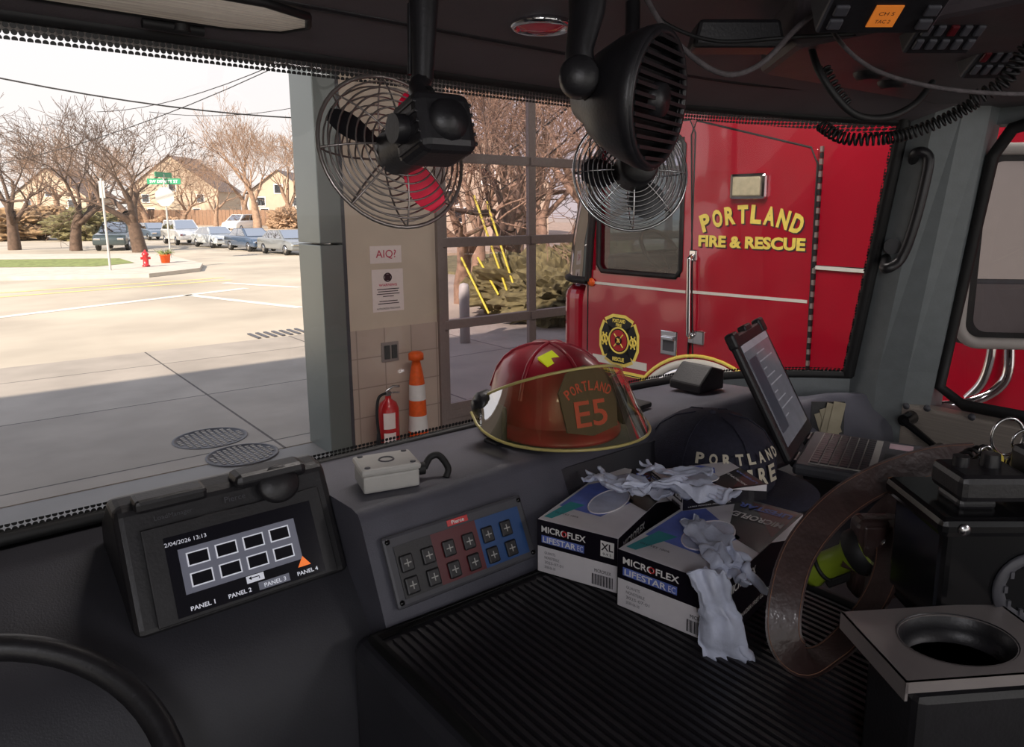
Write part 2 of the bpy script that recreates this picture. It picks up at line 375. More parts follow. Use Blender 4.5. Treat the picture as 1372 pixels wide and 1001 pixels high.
def manhole(px,py,r):
    c=onZ(px,py,.013); g=G(); g.mat(0).lathe([(0,0),(r*.93,0),(r*.93,.006),(r,.006),(r,-.01)],32)
    g.mat(1)
    for i in range(-5,6):
        for j in range(-5,6):
            x=i*r*.16;y=j*r*.16
            if x*x+y*y<(.82*r)**2: g.box((x-r*.05,y-r*.05,0),(x+r*.05,y+r*.05,.005))
    g.obj('manhole_cover',[m_dgrey,M('iron',(140,134,126),.6,.2)],T=TR(c),label='round cast-iron manhole cover in the concrete apron',cat='manhole cover',group='manhole covers in the apron')
manhole(282,587,.36); manhole(325,609,.33)
c=onZ(374,447,.005); g=G()
for i in range(7): g.box((-.5+i*.15,-.3,0),(-.44+i*.15,.3,.02))
g.obj('storm_drain',m_dgrey,T=TR(c),label='dark slotted storm drain grate in the street',cat='drain grate')
poly_onground('curb_corner',[(-260,382),(200,372),(268,364),(272,357),(215,343),(-260,346)],M('curb_concrete',(188,180,168),.85,var=.1,scale=3),'raised concrete sidewalk corner with curb','sidewalk',0,.14)
poly_onground('grass_strip',[(-200,360),(130,357),(180,352),(160,346),(-200,350)],m_grass,'green grass verge on the street corner','grass',.15)
g=G(); g.prism([(17.2,31),(80,31),(80,120),(17.2,120)],-.1,.15); g.obj('far_sidewalk',M('far_walk',(176,158,136),.9,var=.25,scale=1),label='raised planted verge behind the parked cars',cat='verge',kind='structure')
g=G(); g.box((14.2,10,-.1),(70,30,.1)); g.obj('planting_bed',M('bed_soil',(120,116,84),.95,var=.35,scale=3),label='leafy planting bed beside the station drive',cat='planting bed',kind='structure')
# ---- trees
def tree_mesh(seed,H,spread=.6,mat=None,lev=7,wide=1.0):
    R=random.Random(seed); g=G(); rm=H*.0009
    def br(p,d,L,r,l):
        n=3 if l>2 else 2; pts=[p];rs=[r]; q=p.copy(); dd=d.copy()
        for i in range(n):
            dd=(dd+V((R.uniform(-1,1),R.uniform(-1,1),R.uniform(-.4,.5)))*.22).normalized(); q=q+dd*(L/n); pts.append(q.copy()); rs.append(max(rm,r*(1-.35*(i+1)/n)))
        g.tube(pts,rs,6 if l>5 else (4 if l>3 else 3),caps=False)
        if l<=0: return
        k=R.choice((2,3,3)) if l<lev else 4
        if l==2: k=2
        for i in range(k):
            a=2*pi*(i+R.random()*.6)/k; s=R.uniform(.45,1.0)*spread*(1.3 if l>=lev-1 else 1)
            x=dd.orthogonal().normalized(); y=dd.cross(x)
            nd=(dd+(x*cos(a)+y*sin(a))*s+V((0,0,.08))).normalized()
            j=R.choice((n,n,n-1)) if i else n
            br(pts[j],nd,L*R.uniform(.68,.9),max(rm,rs[j]*R.uniform(.55,.78)),l-1)
    br(V((0,0,0)),V((0,0,1)),H*.2,H*.03,lev)
    mz=max(v.z for v in g.v); k=H/mz; g.v=[V((v.x*k*wide,v.y*k*wide,v.z*k)) for v in g.v]
    me=g.obj('tree',mat or m_bark); d=me.data; bpy.data.objects.remove(me); return d
TM=[tree_mesh(3,8,.8,m_bark2,7,1.2),tree_mesh(11,9,.6),tree_mesh(23,10,.5),tree_mesh(31,8,.7),tree_mesh(47,8,.8,m_bark2,6,1.0)]
def tree(i,px,py,s,rz,label='bare winter tree with spreading brown branches',pos=None):
    p=pos if pos is not None else onZ(px,py,0); o=bpy.data.objects.new('tree',TM[i]); COL.objects.link(o)
    o.matrix_basis=TR((p.x,p.y,0),rz)@Matrix.Scale(s,4); o['label']=label; o['category']='tree'; o['group']='bare street trees'
tree(0,188,338,1.0,30,'large bare street tree with thick dark trunk on the corner'); tree(4,102,336,1.05,140,'bare dark-trunked tree beside the corner'); tree(4,20,335,1.1,80)
tree(2,345,312,1.4,10,'tall slender bare tree behind the parked cars'); tree(1,290,308,.95,200); tree(2,392,306,1.35,120); tree(3,245,307,1.15,60); tree(1,130,306,1.2,10); tree(2,50,306,1.2,300); tree(3,-20,306,1.4,300); tree(3,200,303,1.5,320);tree(1,330,302,1.6,320);tree(1,80,302,1.6,90)
for (i,px,dep,s,rz) in ((4,690,19,.9,20),(1,640,26,.9,200),(3,750,21,1.0,90),(3,618,18,.75,10),(2,720,32,1.2,50),(1,790,26,1.1,310),(4,665,30,1.2,130),(3,730,27,1.0,190),(1,690,36,1.4,190)):
    q=at(px,300,dep); tree(i,0,0,s,rz,'bare tree with tangled branches beyond the garage door',V((q.x,q.y,0)))
# ---- shrubs / fence / house
def shrub(px,py,r,h,m=m_hedge,label='brown winter shrub along the fence',dep=None,seed=1):
    p=onZ(px,py,0) if dep is None else at(px,300,dep); R=random.Random(seed); bm=bmesh.new(); bmesh.ops.create_icosphere(bm,subdivisions=5,radius=1)
    for v in bm.verts:
        n=noise.noise(v.co*2.2+V((seed,0,0)))*.35+noise.noise(v.co*7+V((0,seed,0)))*.25+R.uniform(-.09,.09); v.co*=1+n; v.co.x*=r; v.co.y*=r; v.co.z=(v.co.z+.75)*h/1.75
    g=G(); g.bm(bm,smooth=False); g.obj('shrub',m,T=TR((p.x,p.y,.0),seed*40),label=label,cat='shrub',group='shrubs along the street')
m_hedg2=M('hedge_green',(104,98,66),.95,var=.5,scale=6,bump=.8,bscale=20); m_hedg3=M('hedge_rust',(146,120,96),.95,var=.5,scale=6,bump=.8,bscale=20)
k=0
for (px,py,r,h,m) in ((112,322,2.2,2.3,m_hedg2),(150,320,1.4,1.6,m_hedge),(20,322,2.6,2.2,m_hedge),(-40,322,2.6,2.4,m_hedg2),(225,308,1.6,1.4,m_hedg3),(385,308,2,2.4,m_hedg3),(60,307,3,2.6,m_hedge)):
    k+=1; shrub(px,py,r,h,m,seed=k)
for (px,dep,r,h) in ((705,16,1.2,1.4),(755,15,1.1,1.3),(800,17,1.4,1.6)):
    k+=1; shrub(px,0,r,h,m_hedg2,'rounded brown-green shrub outside the garage door',dep,k)
g=G()
for i in range(110): g.box((i*.6,0,.1),(i*.6+.55,.04,2.2+.05*(i%2)))
g.box((0,.04,.5),(66,.1,.62)); g.box((0,.04,1.7),(66,.1,1.82))
pf=onZ(60,302,0); pe=onZ(400,304,0); an=math.degrees(math.atan2(pe.y-pf.y,pe.x-pf.x))
g.obj('fence',m_fence,T=TR((pf.x,pf.y,0),an),label='brown vertical-board wooden fence behind parked cars',cat='fence')
def house(px,dep,w,d,h,rz,label):
    q=at(px,300,dep); e=thing('house',label,'house',TR((q.x,q.y,0),rz),group='houses along the street')
    g=G(); g.box((-w/2,0,0),(w/2,d,h)); g.add([(-w/2,0,h),(w/2,0,h),(0,0,h+w*.36)],[(0,1,2)]); g.obj('siding_wall',m_house,e)
    g=G(); A=w/2+.4; t=h+w*.36+.15
    g.add([(-A,-.4,h-.25),(0,-.4,t),(0,d+.4,t),(-A,d+.4,h-.25),(A,-.4,h-.25),(A,d+.4,h-.25)],[(0,1,2,3),(1,4,5,2)]); g.obj('roof',m_roof,e)
    for (x,z) in ((-w*.25,1.2),(w*.25,1.2),(0,h-.2),(-w*.3,h-1.9),(w*.3,h-1.9)):
        g=G(); g.mat(1).box((x-.6,-.06,z),(x+.6,.02,z+1.3)); g.mat(0).box((x-.5,-.08,z+.1),(x+.5,0,z+1.2)); g.obj('window',[g_car,m_white],e)
house(376,100,8,8,4.6,-35,'tan gabled house behind bare trees'); house(70,120,12,8,4.5,-40,'pale house partly hidden by trees'); house(235,112,14,8,5.2,-40,'tan house behind the fence and trees')
house(655,60,10,8,4.5,-30,'pale house seen through the garage door')
# ---- cars
def car(px,py,rz,col,kind,label,sc=.9):
    p=onZ(px,py,0); T=TR((p.x,p.y,0),rz)@Matrix.Scale(sc,4); e=thing('car',label,'car',T,group='parked cars on the side street')
    mp=M('car_paint',col,.25,.2,coat=1,var=.03); W=.88
    if kind=='suv': body=[(-2.3,.35),(-2.32,.95),(-2.2,1.05),(1.2,1.08),(2.1,.95),(2.28,.75),(2.28,.35)]; cab=[(-2.2,1.02),(-2.0,1.68),(.35,1.72),(1.15,1.05)]
    elif kind=='van': body=[(-2.4,.3),(-2.42,1.0),(-2.3,1.1),(1.5,1.1),(2.2,.9),(2.35,.7),(2.35,.3)]; cab=[(-2.3,1.05),(-2.15,1.78),(.6,1.76),(1.6,1.06)]
    else: body=[(-2.25,.3),(-2.28,.85),(-2.1,.98),(1.0,.95),(2.1,.8),(2.25,.62),(2.25,.3)]; cab=[(-1.75,.93),(-1.05,1.42),(.25,1.45),(1.1,.93)]
    RX=Matrix.Rotation(pi/2,4,'X')
    g=G(); g.prism(body,-W,W,RX,bev=.09,seg=3,smooth=True)
    n=len(cab)
    def cabp(k,s,ins=0): x,z=cab[k]; yy=(W-.06) if k in (0,n-1) else W-.22; return V((x,s*(yy+ins),z))
    A=[cabp(k,-1) for k in range(n)]; B=[cabp(k,1) for k in range(n)]
    g.add(A+B,[(0,1,2,3),(7,6,5,4),(0,4,5,1),(1,5,6,2),(2,6,7,3)]); g.obj('body',mp,e)
    g=G()
    for s in (-1,1):
        a,b,c,d=[cabp(k,s,.012) for k in range(4)]; ctr=(a+b+c+d)/4
        q=[ctr+(x-ctr)*.86 for x in (a,b,c,d)]; mid0=(q[0]+q[3])/2; mid1=(q[1]+q[2])/2; off=V((.04,0,0))
        g.add([q[0],q[1],mid1-off,mid0-off],[(0,1,2,3)]); g.add([mid0+off,mid1+off,q[2],q[3]],[(0,1,2,3)])
    for (i,j) in ((2,3),(1,0)):
        q=[A[i],B[i],B[j],A[j]]; ctr=sum(q,V())/4; dn=V((.02 if i==2 else -.02,0,.012)); g.add([ctr+(x-ctr)*.88+dn for x in q],[(0,1,2,3)])
    g.obj('window',g_car,e)
    for x in (-1.4,1.4):
        for s in (-1,1):
            g=G(); T2=Matrix.Translation((x,s*(W-.1),.33))@Matrix.Rotation(pi/2,4,'X')
            g.mat(0).lathe([(0,-.11),(.28,-.11),(.33,-.08),(.33,.08),(.28,.11),(0,.11)],20,T2); g.mat(1).lathe([(0,-.118),(.2,-.118),(.2,-.1)],14,T2); g.lathe([(0,.118),(.2,.118),(.2,.1)],14,T2); g.obj('wheel',[m_rub,m_steel],e)
    for s in (-1,1):
        z=.72 if kind!='sedan' else .62
        g=G(); g.box((2.12,s*.62-.18,z-.07),(2.3,s*.62+.18,z+.07),bev=.03); g.obj('headlight',m_chrome,e)
        g=G(); g.box((-2.34,s*.66-.14,z-.0),(-2.2,s*.66+.14,z+.22),bev=.03); g.obj('tail_light',m_tail,e)
car(160,334,-112,(60,72,74),'suv','dark green parked SUV at the corner',.95); car(206,321,-84,(90,104,120),'sedan','blue-grey parked sedan on the street')
car(246,327,-88,(232,232,230),'suv','white parked SUV facing the station',.95); car(324,309,-140,(236,236,234),'van','white parked minivan across the street',1.0)
car(290,331,-84,(206,212,214),'sedan','silver-white parked sedan on the street',.88); car(338,335.5,-84,(64,82,106),'sedan','blue parked sedan between pale cars',.88); car(386,340,-84,(124,128,130),'sedan','grey parked sedan beside the bay column',.88)
p=onZ(148,362,.14); e=thing('sign_pole','tall thin grey metal sign pole on the corner','pole',TR(p,-40)); g=G(); g.cyl((0,0,0),(0,0,3.3),.04); g.obj('post',m_grey,e); g=G(); g.box((-.1,-.01,2.6),(.1,.01,3.2),bev=.005); g.obj('sign_plate',m_grey,e)
p=onZ(229,346,.14)
e=thing('stop_sign','stop sign seen from behind with green street name blades on top','street sign',TR(p,-40))
g=G(); g.cyl((0,0,0),(0,0,3.75),.04); g.obj('post',m_grey,e)
g=G(); g.prism([(cos(rad(22.5+45*i))*.45,sin(rad(22.5+45*i))*.45) for i in range(8)],-.01,.01,Matrix.Translation((0,-.05,2.75))@Matrix.Rotation(pi/2,4,'X')); g.obj('octagon_plate',m_grey,e)
g=G(); g.box((-.75,-.015,3.3),(.75,.015,3.55)); g.mat(1).text('SW DEWITT ST',frame((0,-.018,3.425),(1,0,0),(0,0,1)),w=1.25,h=.13,bold=.02); g.obj('street_name_blade',[m_green,m_white],e)
g=G(); g.box((-.015,-.7,3.6),(.015,.7,3.82)); g.obj('street_name_blade',[m_green,m_white],e)
p=onZ(196,357,.15); g=G(); g.lathe([(0,0),(.14,0),(.14,.05),(.1,.07),(.1,.42),(.13,.44),(.13,.47),(.09,.55),(.03,.59),(.03,.64),(0,.64)],20); g.cyl((-.17,0,.32),(.17,0,.32),.05); g.obj('fire_hydrant',m_ored,T=TR(p),label='red fire hydrant on the street corner',cat='fire hydrant')
p=onZ(222,352,.15); e=thing('flower_pot','orange-brown planter with green sprig on the corner','planter',TR(p)); g=G(); g.lathe([(0,0),(.16,0),(.2,.3),(.22,.3),(.22,.35),(.18,.35),(.16,.25),(0,.25)],20); g.obj('pot',m_orange,e)
R=random.Random(5); g=G()
for i in range(60):
    a=R.uniform(0,2*pi); r=R.uniform(.05,.4); g.tube([(0,0,.25),(cos(a)*r*.5,sin(a)*r*.5,.4),(cos(a)*r,sin(a)*r,.3+R.uniform(0,.3))],[.01,.02,.004],3)
g.obj('foliage',m_grass,e)
q=at(620,300,12.5); g=G(); g.lathe([(0,0),(.09,0),(.09,1.0),(.07,1.06),(0,1.08)],20); g.lathe([(.095,.8),(.095,.9)],20); g.obj('bollard',m_grey,T=TR((q.x,q.y,0)),label='grey steel bollard outside the garage door',cat='bollard')
for (a,b) in (((635,262),(680,392)),((652,270),(690,388)),((618,345),(655,420)),((640,345),(668,395))):
    A=at(a[0],a[1],15.5);B=at(b[0],b[1],15); g=G(); g.tube([A,B],.025,8); g.obj('guy_wire_guard',m_yel,label='slanted yellow guy-wire guard outside the garage door',cat='cable guard',group='yellow cable guards')
def wire(a,b,d1,d2,sag,r=.02):
    A=at(*a,d1);B=at(*b,d2); pts=[A.lerp(B,t/12)-ZZ*sag*4*(t/12)*(1-t/12) for t in range(13)]; g=G(); g.tube(pts,r,5); g.obj('power_line',m_rub,label='black overhead power line across the sky',cat='power line',group='overhead wires')
wire((-60,92),(520,160),26,34,.5,.03); wire((-60,230),(470,40),40,30,.8,.02); wire((130,150),(520,10),45,26,.8,.02); wire((200,150),(520,110),45,40,.8,.018); wire((560,300),(800,150),30,22,.6,.03); wire((560,250),(800,110),30,22,.6,.03)
# ================================================================= NEIGHBOUR TRUCK
TT=TR((3.98,4.25,0),3)
rtk=thing('fire_truck','red fire engine with gold lettering parked in the next bay','fire truck',TT)
YZ=Matrix(((0,0,1,0),(1,0,0,0),(0,1,0,0),(0,0,0,1)))
Pa=onT(TT,803,362); Pb=onT(TT,913,372)
z0=(Pa.z+Pb.z)/2; z1=2.84; yf=Pa.y; yb=Pb.y
def yfr(z): return -.02-.18*(z-1.75)
g=G()
for poly,x0,x1 in (([(-8,.62),(-8,z0),(yfr(z0),z0),(-.02,1.75),(.02,1.6),(.02,.55),(-.9,.55)],0,2.45),
    ([(-8,z1),(-8,3.0),(-.75,3.0),(-.42,2.95),(-.3,z1)],0,2.45),
    ([(-8,z0),(-8,z1),(yb,z1),(yb,z0)],0,2.45),
    ([(yf,z0),(yf,z1),(min(yf+.02,-.24) if False else max(yf+.01,-.24),z1),(yfr(z0),z0)],0,.12),
    ([(yf,z0),(yf,z1),(max(yf+.01,-.24),z1),(yfr(z0),z0)],2.33,2.45)):
    g.prism(poly,x0,x1,YZ)
g.obj('cab_body',m_red,rtk)
g=G(); g.box((.3,yb+.02,z0+.0),(.85,yb+.2,z0+.75),bev=.06,seg=3); g.box((1.45,yb+.02,z0+.0),(2.0,yb+.2,z0+.75),bev=.06,seg=3); g.obj('seat',m_dash2,rtk)
g=G(); g.box((.1,yfr(z0)-.18,z0-.0),(2.35,yfr(z0)-.02,z0+.12),bev=.03); g.obj('dashboard',m_dash2,rtk)
g=G(); g.box((1.05,yb-.01,z0),(1.25,yb+.05,z1),bev=.01); g.obj('rear_partition',m_dgrey,rtk)
g=G(); rows=[]
for z,k in ((1.78,.08),(2.1,.04),(2.4,-.03),(2.72,-.14)):
    rows.append([V((x,y+k,z)) for x,y in ((-.02,-.1-k*.5),(.0,.06),(.08,.18),(.3,.3),(.8,.38),(1.22,.4),(1.65,.38),(2.15,.3),(2.37,.18),(2.46,.0))])
g.loft(rows); g.obj('windshield',glass('truck_windshield',(150,180,176),.2,.02,.2,(70,100,104)),rtk)
g=G()
for rr in (rows[0],rows[-1]): g.tube([p+V((0,.01,0)) for p in rr],.03,8)
g.tube([r[0] for r in rows],.03,8); g.obj('window_seal',m_rub,rtk)
g=G(); g.box((-.05,.0,.5),(2.5,.65,.85),bev=.05); g.obj('bumper',m_chrome,rtk)
g=G(); g.box((.01,.0,.85),(2.43,.3,1.74),bev=.12,seg=5); g.obj('nose_panel',m_red,rtk)
# front door (frame around the window) and crew door
D=[onT(TT,a,b) for a,b in ((792,150),(922,142),(922,505),(795,492))]
dy0=max(D[0].y,D[3].y); dy1=min(D[1].y,D[2].y); dz0=min(D[2].z,D[3].z); dz1=2.95
g=G()
for a,b,c,d in ((dy1,dz0,dy0,z0),(dy1,z1,dy0-.12,dz1),(dy1,z0,yb,z1)): g.prism([(a,b),(c,b),(c,d),(a,d)],-.014,0,YZ)
g.obj('door',m_red,rtk)
P1=[V((0,dy0,dz1)),V((0,dy1,dz1)),V((0,dy1,dz0)),V((0,dy0,dz0))]
P2=[onT(TT,a,b) for a,b in ((928,160),(1098,200),(1078,560),(930,560))]
g=G(); g.prism([(p.y,p.z) for p in P2],-.014,0,YZ,bev=.006); g.obj('door',m_red,rtk)
def outline(P,r=.007,name='door_gap_line',m=m_rub):
    g=G(); q=[V((-.012,p.y,p.z)) for p in P]; pts=[]
    for i in range(len(q)):
        a=q[i];b=q[(i+1)%len(q)]; pts+= [a.lerp(b,.05),a.lerp(b,.5),a.lerp(b,.95)]
    g.tube(pts,r,6,True); g.obj(name,m,rtk)
outline(P1[1:]+P1[:1]);outline(P2)  # dark tubes put in for the shaded gaps round the doors
Pw=[V((0,yf,z1)),V((0,yb,z1)),V((0,yb,z0)),V((0,yf,z0))]
g=G(); g.add([V((.01,p.y,p.z)) for p in Pw],[(0,1,2,3)]); g.obj('side_window',g_dark,rtk); outline(Pw,.02,'window_seal')
g=G(); T=axisT((.55,(yf+yb)/2+.22,z0+.14),(0,-.8,.6)); g.ring((0,0,0),.21,.018,T=T,n=30); g.tube([(-.2,0,0),(.2,0,0)],.014,6,T=T); g.tube([(0,0,0),(0,-.2,0)],.014,6,T=T); g.obj('steering_wheel',m_rub,rtk)
def st(a,b,w,m,name='stripe'):
    A=onT(TT,*a);B=onT(TT,*b); g=G(); g.prism([(A.y,A.z-w/2),(B.y,B.z-w/2),(B.y,B.z+w/2),(A.y,A.z+w/2)],-.0175,-.002,YZ); g.obj(name,m,rtk)
st((789,377.5),(920,391),.02,m_stripe); st((930,391),(1083,404),.02,m_stripe); st((1092,358),(1420,383),.022,m_stripe)
A=onT(TT,1092,383); g=G(); g.prism([(A.y,A.z+.12),(A.y-6,A.z+.12),(A.y-6,A.z+.127),(A.y,A.z+.127)],-.004,0,YZ); g.obj('stripe',m_rub,rtk)
g=G(); A=onT(TT,1100,200);B=onT(TT,1076,560)
for i in range(46):
    p=A.lerp(B,i/46); g.mat(i%2).box((-.024,p.y-.022,p.z-.016),(-.004,p.y-.006,p.z+.016))
g.obj('hinge_trim',[m_mull,m_rub],rtk)
def TF(px,py): p=onT(TT,px,py); return frame((-.0165,p.y,p.z),(0,-1,0),(0,0,1))
pc=onT(TT,1006,287); Rr=1.0; w8=onT(TT,935,300).y-onT(TT,1078,300).y
half=w8/2/Rr
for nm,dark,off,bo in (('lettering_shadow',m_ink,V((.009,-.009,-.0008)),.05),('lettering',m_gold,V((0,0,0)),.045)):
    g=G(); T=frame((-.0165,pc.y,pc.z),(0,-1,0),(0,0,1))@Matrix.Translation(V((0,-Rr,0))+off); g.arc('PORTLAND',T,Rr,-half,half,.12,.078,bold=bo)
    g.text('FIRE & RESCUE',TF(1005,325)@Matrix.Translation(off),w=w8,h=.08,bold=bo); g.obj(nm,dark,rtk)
pe=onT(TT,831,456); T=frame((-.0165,pe.y,pe.z),(0,-1,0),(0,0,1)); g=G()
def malt(sc,z,k):
    g.mat(k)
    for i in range(4):
        Tm=T@Matrix.Rotation(pi/2*i,4,'Z'); g.add([V((-.06,0,z))*1,V((-.14*sc,.155*sc,z)),V((-.06*sc,.19*sc,z)),V((.06*sc,.19*sc,z)),V((.14*sc,.155*sc,z)),V((.06,0,z))],[(5,4,3,2,1,0)],Tm)
    g.add([V((cos(a)*.115*sc,sin(a)*.115*sc,z+.0003)) for a in [2*pi*i/32 for i in range(32)]],[list(range(32))],T)
malt(1.08,.001,0); malt(.95,.002,1); g.mat(0).ring((0,0,.003),.1,.007,T)
g.mat(2).add([V((cos(a)*.085,sin(a)*.085,.004)) for a in [2*pi*i/24 for i in range(24)]],[list(range(24))],T)
g.mat(0).text('PORTLAND',T@Matrix.Translation((0,.155,.004)),w=.13,h=.03,bold=.04); g.text('FIRE',T@Matrix.Translation((0,.122,.004)),w=.06,h=.025,bold=.04); g.text('RESCUE',T@Matrix.Translation((0,-.15,.004)),w=.12,h=.032,bold=.04)
g.mat(0).tube([(-.045,-.05,.006),(.045,.05,.006)],.006,4,T=T); g.tube([(.045,-.05,.006),(-.045,.05,.006)],.006,4,T=T); g.mat(1).ring((0,0,.007),.028,.007,T,n=16); g.mat(0)
for s in (-1,1): g.ring((s*.145,0,.004),.03,.007,T,n=12); g.tube([(s*.125,-.05,.004),(s*.165,.05,.004)],.007,4,T=T); g.tube([(s*.125,.05,.004),(s*.165,-.05,.004)],.007,4,T=T)
g.obj('emblem',[m_gold,m_blackg,M('emblem_red',(180,24,34),.4)],rtk)
p=onT(TT,1007,250); g=G(); g.mat(0).box((-.06,p.y-.13,p.z-.085),(-.01,p.y+.13,p.z+.085),bev=.02); g.mat(1).box((-.072,p.y-.1,p.z-.06),(-.055,p.y+.1,p.z+.06),bev=.01); g.obj('scene_light',[m_chrome,M('lens',(190,180,150),.3,emi=.05)],rtk)
A=onT(TT,931,342);B=onT(TT,929,452); g=G(); g.tube(bez([(-.01,A.y,A.z),(-.06,A.y,A.z-.02),(-.065,A.y,A.z-.08),(-.065,B.y,B.z+.08),(-.06,B.y,B.z+.02),(-.01,B.y,B.z)],5),.016,10); g.box((-.03,A.y-.03,A.z-.04),(-.01,A.y+.03,A.z+.04),bev=.008); g.box((-.03,B.y-.03,B.z-.04),(-.01,B.y+.03,B.z+.04),bev=.008); g.obj('grab_rail',m_chrome,rtk)
p=onT(TT,898,459); g=G(); g.mat(0).box((-.024,p.y-.075,p.z-.09),(-.01,p.y+.075,p.z+.09),bev=.008); g.mat(1).box((-.026,p.y-.05,p.z-.06),(-.02,p.y+.05,p.z+.02)); g.mat(0).box((-.045,p.y-.06,p.z+.02),(-.02,p.y+.06,p.z+.05),bev=.008); g.obj('door_handle',[m_chrome,m_dgrey],rtk)
p=onT(TT,938,452); g=G(); g.box((-.03,p.y-.05,p.z-.05),(-.01,p.y+.05,p.z+.05),bev=.01); g.obj('door_latch',m_chrome,rtk)
p=onT(TT,945,487); cy=p.y; cz=.62; ra=p.z-cz
for rr,m,w in ((ra,m_stripe,.028),(ra+.05,m_gold,.012),(ra-.05,m_chrome,.03)):
    g=G(); g.tube([(-.02,cy+cos(a)*rr,cz+sin(a)*rr) for a in [pi*i/28 for i in range(29)]],w,6,flat=.6); g.obj('wheel_arch_trim',m,rtk)
g=G(); T2=Matrix.Translation((.15,cy,.55))@Matrix.Rotation(pi/2,4,'Y'); g.mat(0).lathe([(0,-.17),(.4,-.17),(.53,-.12),(.53,.12),(.4,.17),(0,.17)],36,T2); g.mat(1).lathe([(0,-.2),(.1,-.2),(.12,-.15),(.28,-.13),(.32,-.18)],24,T2); g.obj('wheel',[m_rub,m_chrome],rtk)
st((796,478),(868,492),.06,m_stripe,'stripe'); st((795,491),(866,506),.035,m_gold,'stripe')
p=onT(TT,795,378); g=G(); g.mat(0).lathe([(0,.02),(.03,.015),(.035,0)],16,T=axisT((-.02,p.y,p.z),(-1,0,0))); g.obj('marker_light',m_orange,rtk)
g=G(); g.box((.3,-1.3,3.0),(2.1,-.9,3.18),bev=.04); g.obj('light_bar',m_tail,rtk)
g=G(); g.cyl((.1,-4.0,2.98),(.1,-1.6,3.05),.03); g.obj('roof_rail',m_chrome,rtk)
q=[onT(TT,1338,440),onT(TT,1333,480),onT(TT,1322,510),onT(TT,1303,530)]
g=G(); g.tube(bez([V((-.08,a.y,a.z)) for a in q],6),.025,10); g.obj('grab_rail',m_chrome,rtk)
# ================================================================= OUR CAB
cab=thing('fire_engine_cab','dark grey fire engine cab interior with curved windshield','vehicle cab',TR((.8,.2,1.0)))
def cobj(g,name,m,label=None): return g.obj(name,m,cab,label=label,world=True)
bot=[(-.5,1.30),(0,1.30),(.5,1.30),(1.0,1.30),(1.4,1.30),(1.6,1.275),(1.78,1.22),(1.93,1.13),(2.05,1.02)]
top=[(-.5,1.22),(0,1.22),(.5,1.22),(1.0,1.22),(1.35,1.215),(1.55,1.18),(1.72,1.11),(1.85,1.0),(1.94,.87)]
ZT=[2.603]*6+[2.597,2.585,2.57]
ZB=[1.862,1.862,1.862,1.868,1.875,1.87,1.865,1.862,1.86]
def sm(L): return bez([V((a[0],a[1],z)) for a,z in L],4)
B=sm(list(zip(bot,ZB))); Tp=sm(list(zip(top,ZT))); n=len(B)
def wl(t,off=0): return [b.lerp(c,t)+V((0,-off,0)) for b,c in zip(B,Tp)]
g=G(); g.loft([wl(t) for t in (0,.25,.5,.75,1)]); cobj(g,'windshield',g_wind)
g=G(); g.loft([wl(t,.004) for t in (.955,1.0)]); g.loft([wl(t,.004) for t in (0,.03)]); cobj(g,'windshield_dot_band',m_dots)
def side(k0,k1,off=.006): return [[b.lerp(c,t)+V((-off,-off,0)) for t in [i/10 for i in range(11)]] for b,c in ((B[k0],Tp[k0]),(B[k1],Tp[k1]))]
g=G(); g.loft(side(n-1,n-2)); cobj(g,'windshield_dot_band',m_dotsY)
g=G(); g.tube([p for p in wl(0,.005)],.012,8); g.tube(wl(1,.005),.012,8); g.tube([B[-1].lerp(Tp[-1],i/8)+V((-.008,-.005,0)) for i in range(9)],.012,8); cobj(g,'windshield_rubber_seal',m_rub)
g=G(); rows=[]
for p in Tp:
    d=V((-.25 if p.x>1.4 else 0,-1,0)).normalized()
    a=p+V((0,0,-.004)); rows.append([p+V((0,.12,.0)),a,a+d*.05+V((0,0,.012)),a+d*.16+V((0,0,.035)),V((p.x,.75 if p.x<1.8 else .7,2.66)),V((p.x,0,2.665)),V((p.x,-1.3,2.665)),V((p.x,-1.3,2.75)),V((p.x,1.35,2.75))])
g.loft(rows); g.box((1.9,-1.3,2.6),(2.14,.9,2.75)); cobj(g,'roof_lining',m_head)
g=G(); g.tube([V((p.x,p.y-.17,2.636)) for p in Tp[:24]],.006,6); cobj(g,'roof_lining_trim',m_black)
P_b=[V((2.05,1.03,1.1)),V((2.05,1.03,1.86)),V((2.045,1.025,1.9)),V((1.94,.875,2.6))]
P_s=[V((2.085,.80,1.1)),V((2.085,.80,1.80)),V((2.085,.79,1.9)),V((2.02,.70,2.6))]
g=G(); rows=[]
for a,b in zip(P_b,P_s):
    m1=a.lerp(b,.35)+V((-.035,-.02,0)); m2=a.lerp(b,.7)+V((-.03,-.01,0)); o1=a+V((.09,.03,0)); o2=b+V((.08,0,0)); rows.append([a,m1,m2,b,o2,o1])
g.loft(rows,smooth=False,closed=True); cobj(g,'a_pillar',m_pillar)
g=G(); g.tube([p+V((-.012,-.01,0)) for p in P_b[1:]],.016,8); cobj(g,'pillar_seal',m_rub)
g=G(); g.box((-.6,-1.3,1.0),(-.52,1.2,1.5)); g.box((-.62,1.0,1.0),(-.5,1.3,2.7)); cobj(g,'driver_side_panel',m_dash2)
dr=G(); dr.box((2.10,-.75,1.05),(2.16,.79,1.80)); dr.box((2.08,-.75,2.56),(2.16,.72,2.66)); dr.box((2.10,-.75,1.8),(2.16,-.6,2.6))
door=cobj(dr,'passenger_door',m_pillar)
def dobj(g,name,m): return g.obj(name,m,door,world=True)
wn=[V((2.1,.785,1.86)),V((2.098,.77,2.0)),V((2.06,.70,2.48)),V((2.055,.66,2.545)),V((2.055,.6,2.56)),V((2.055,-.5,2.56)),V((2.07,-.56,2.5)),V((2.1,-.58,1.9)),V((2.1,-.5,1.82)),V((2.1,.72,1.82))]
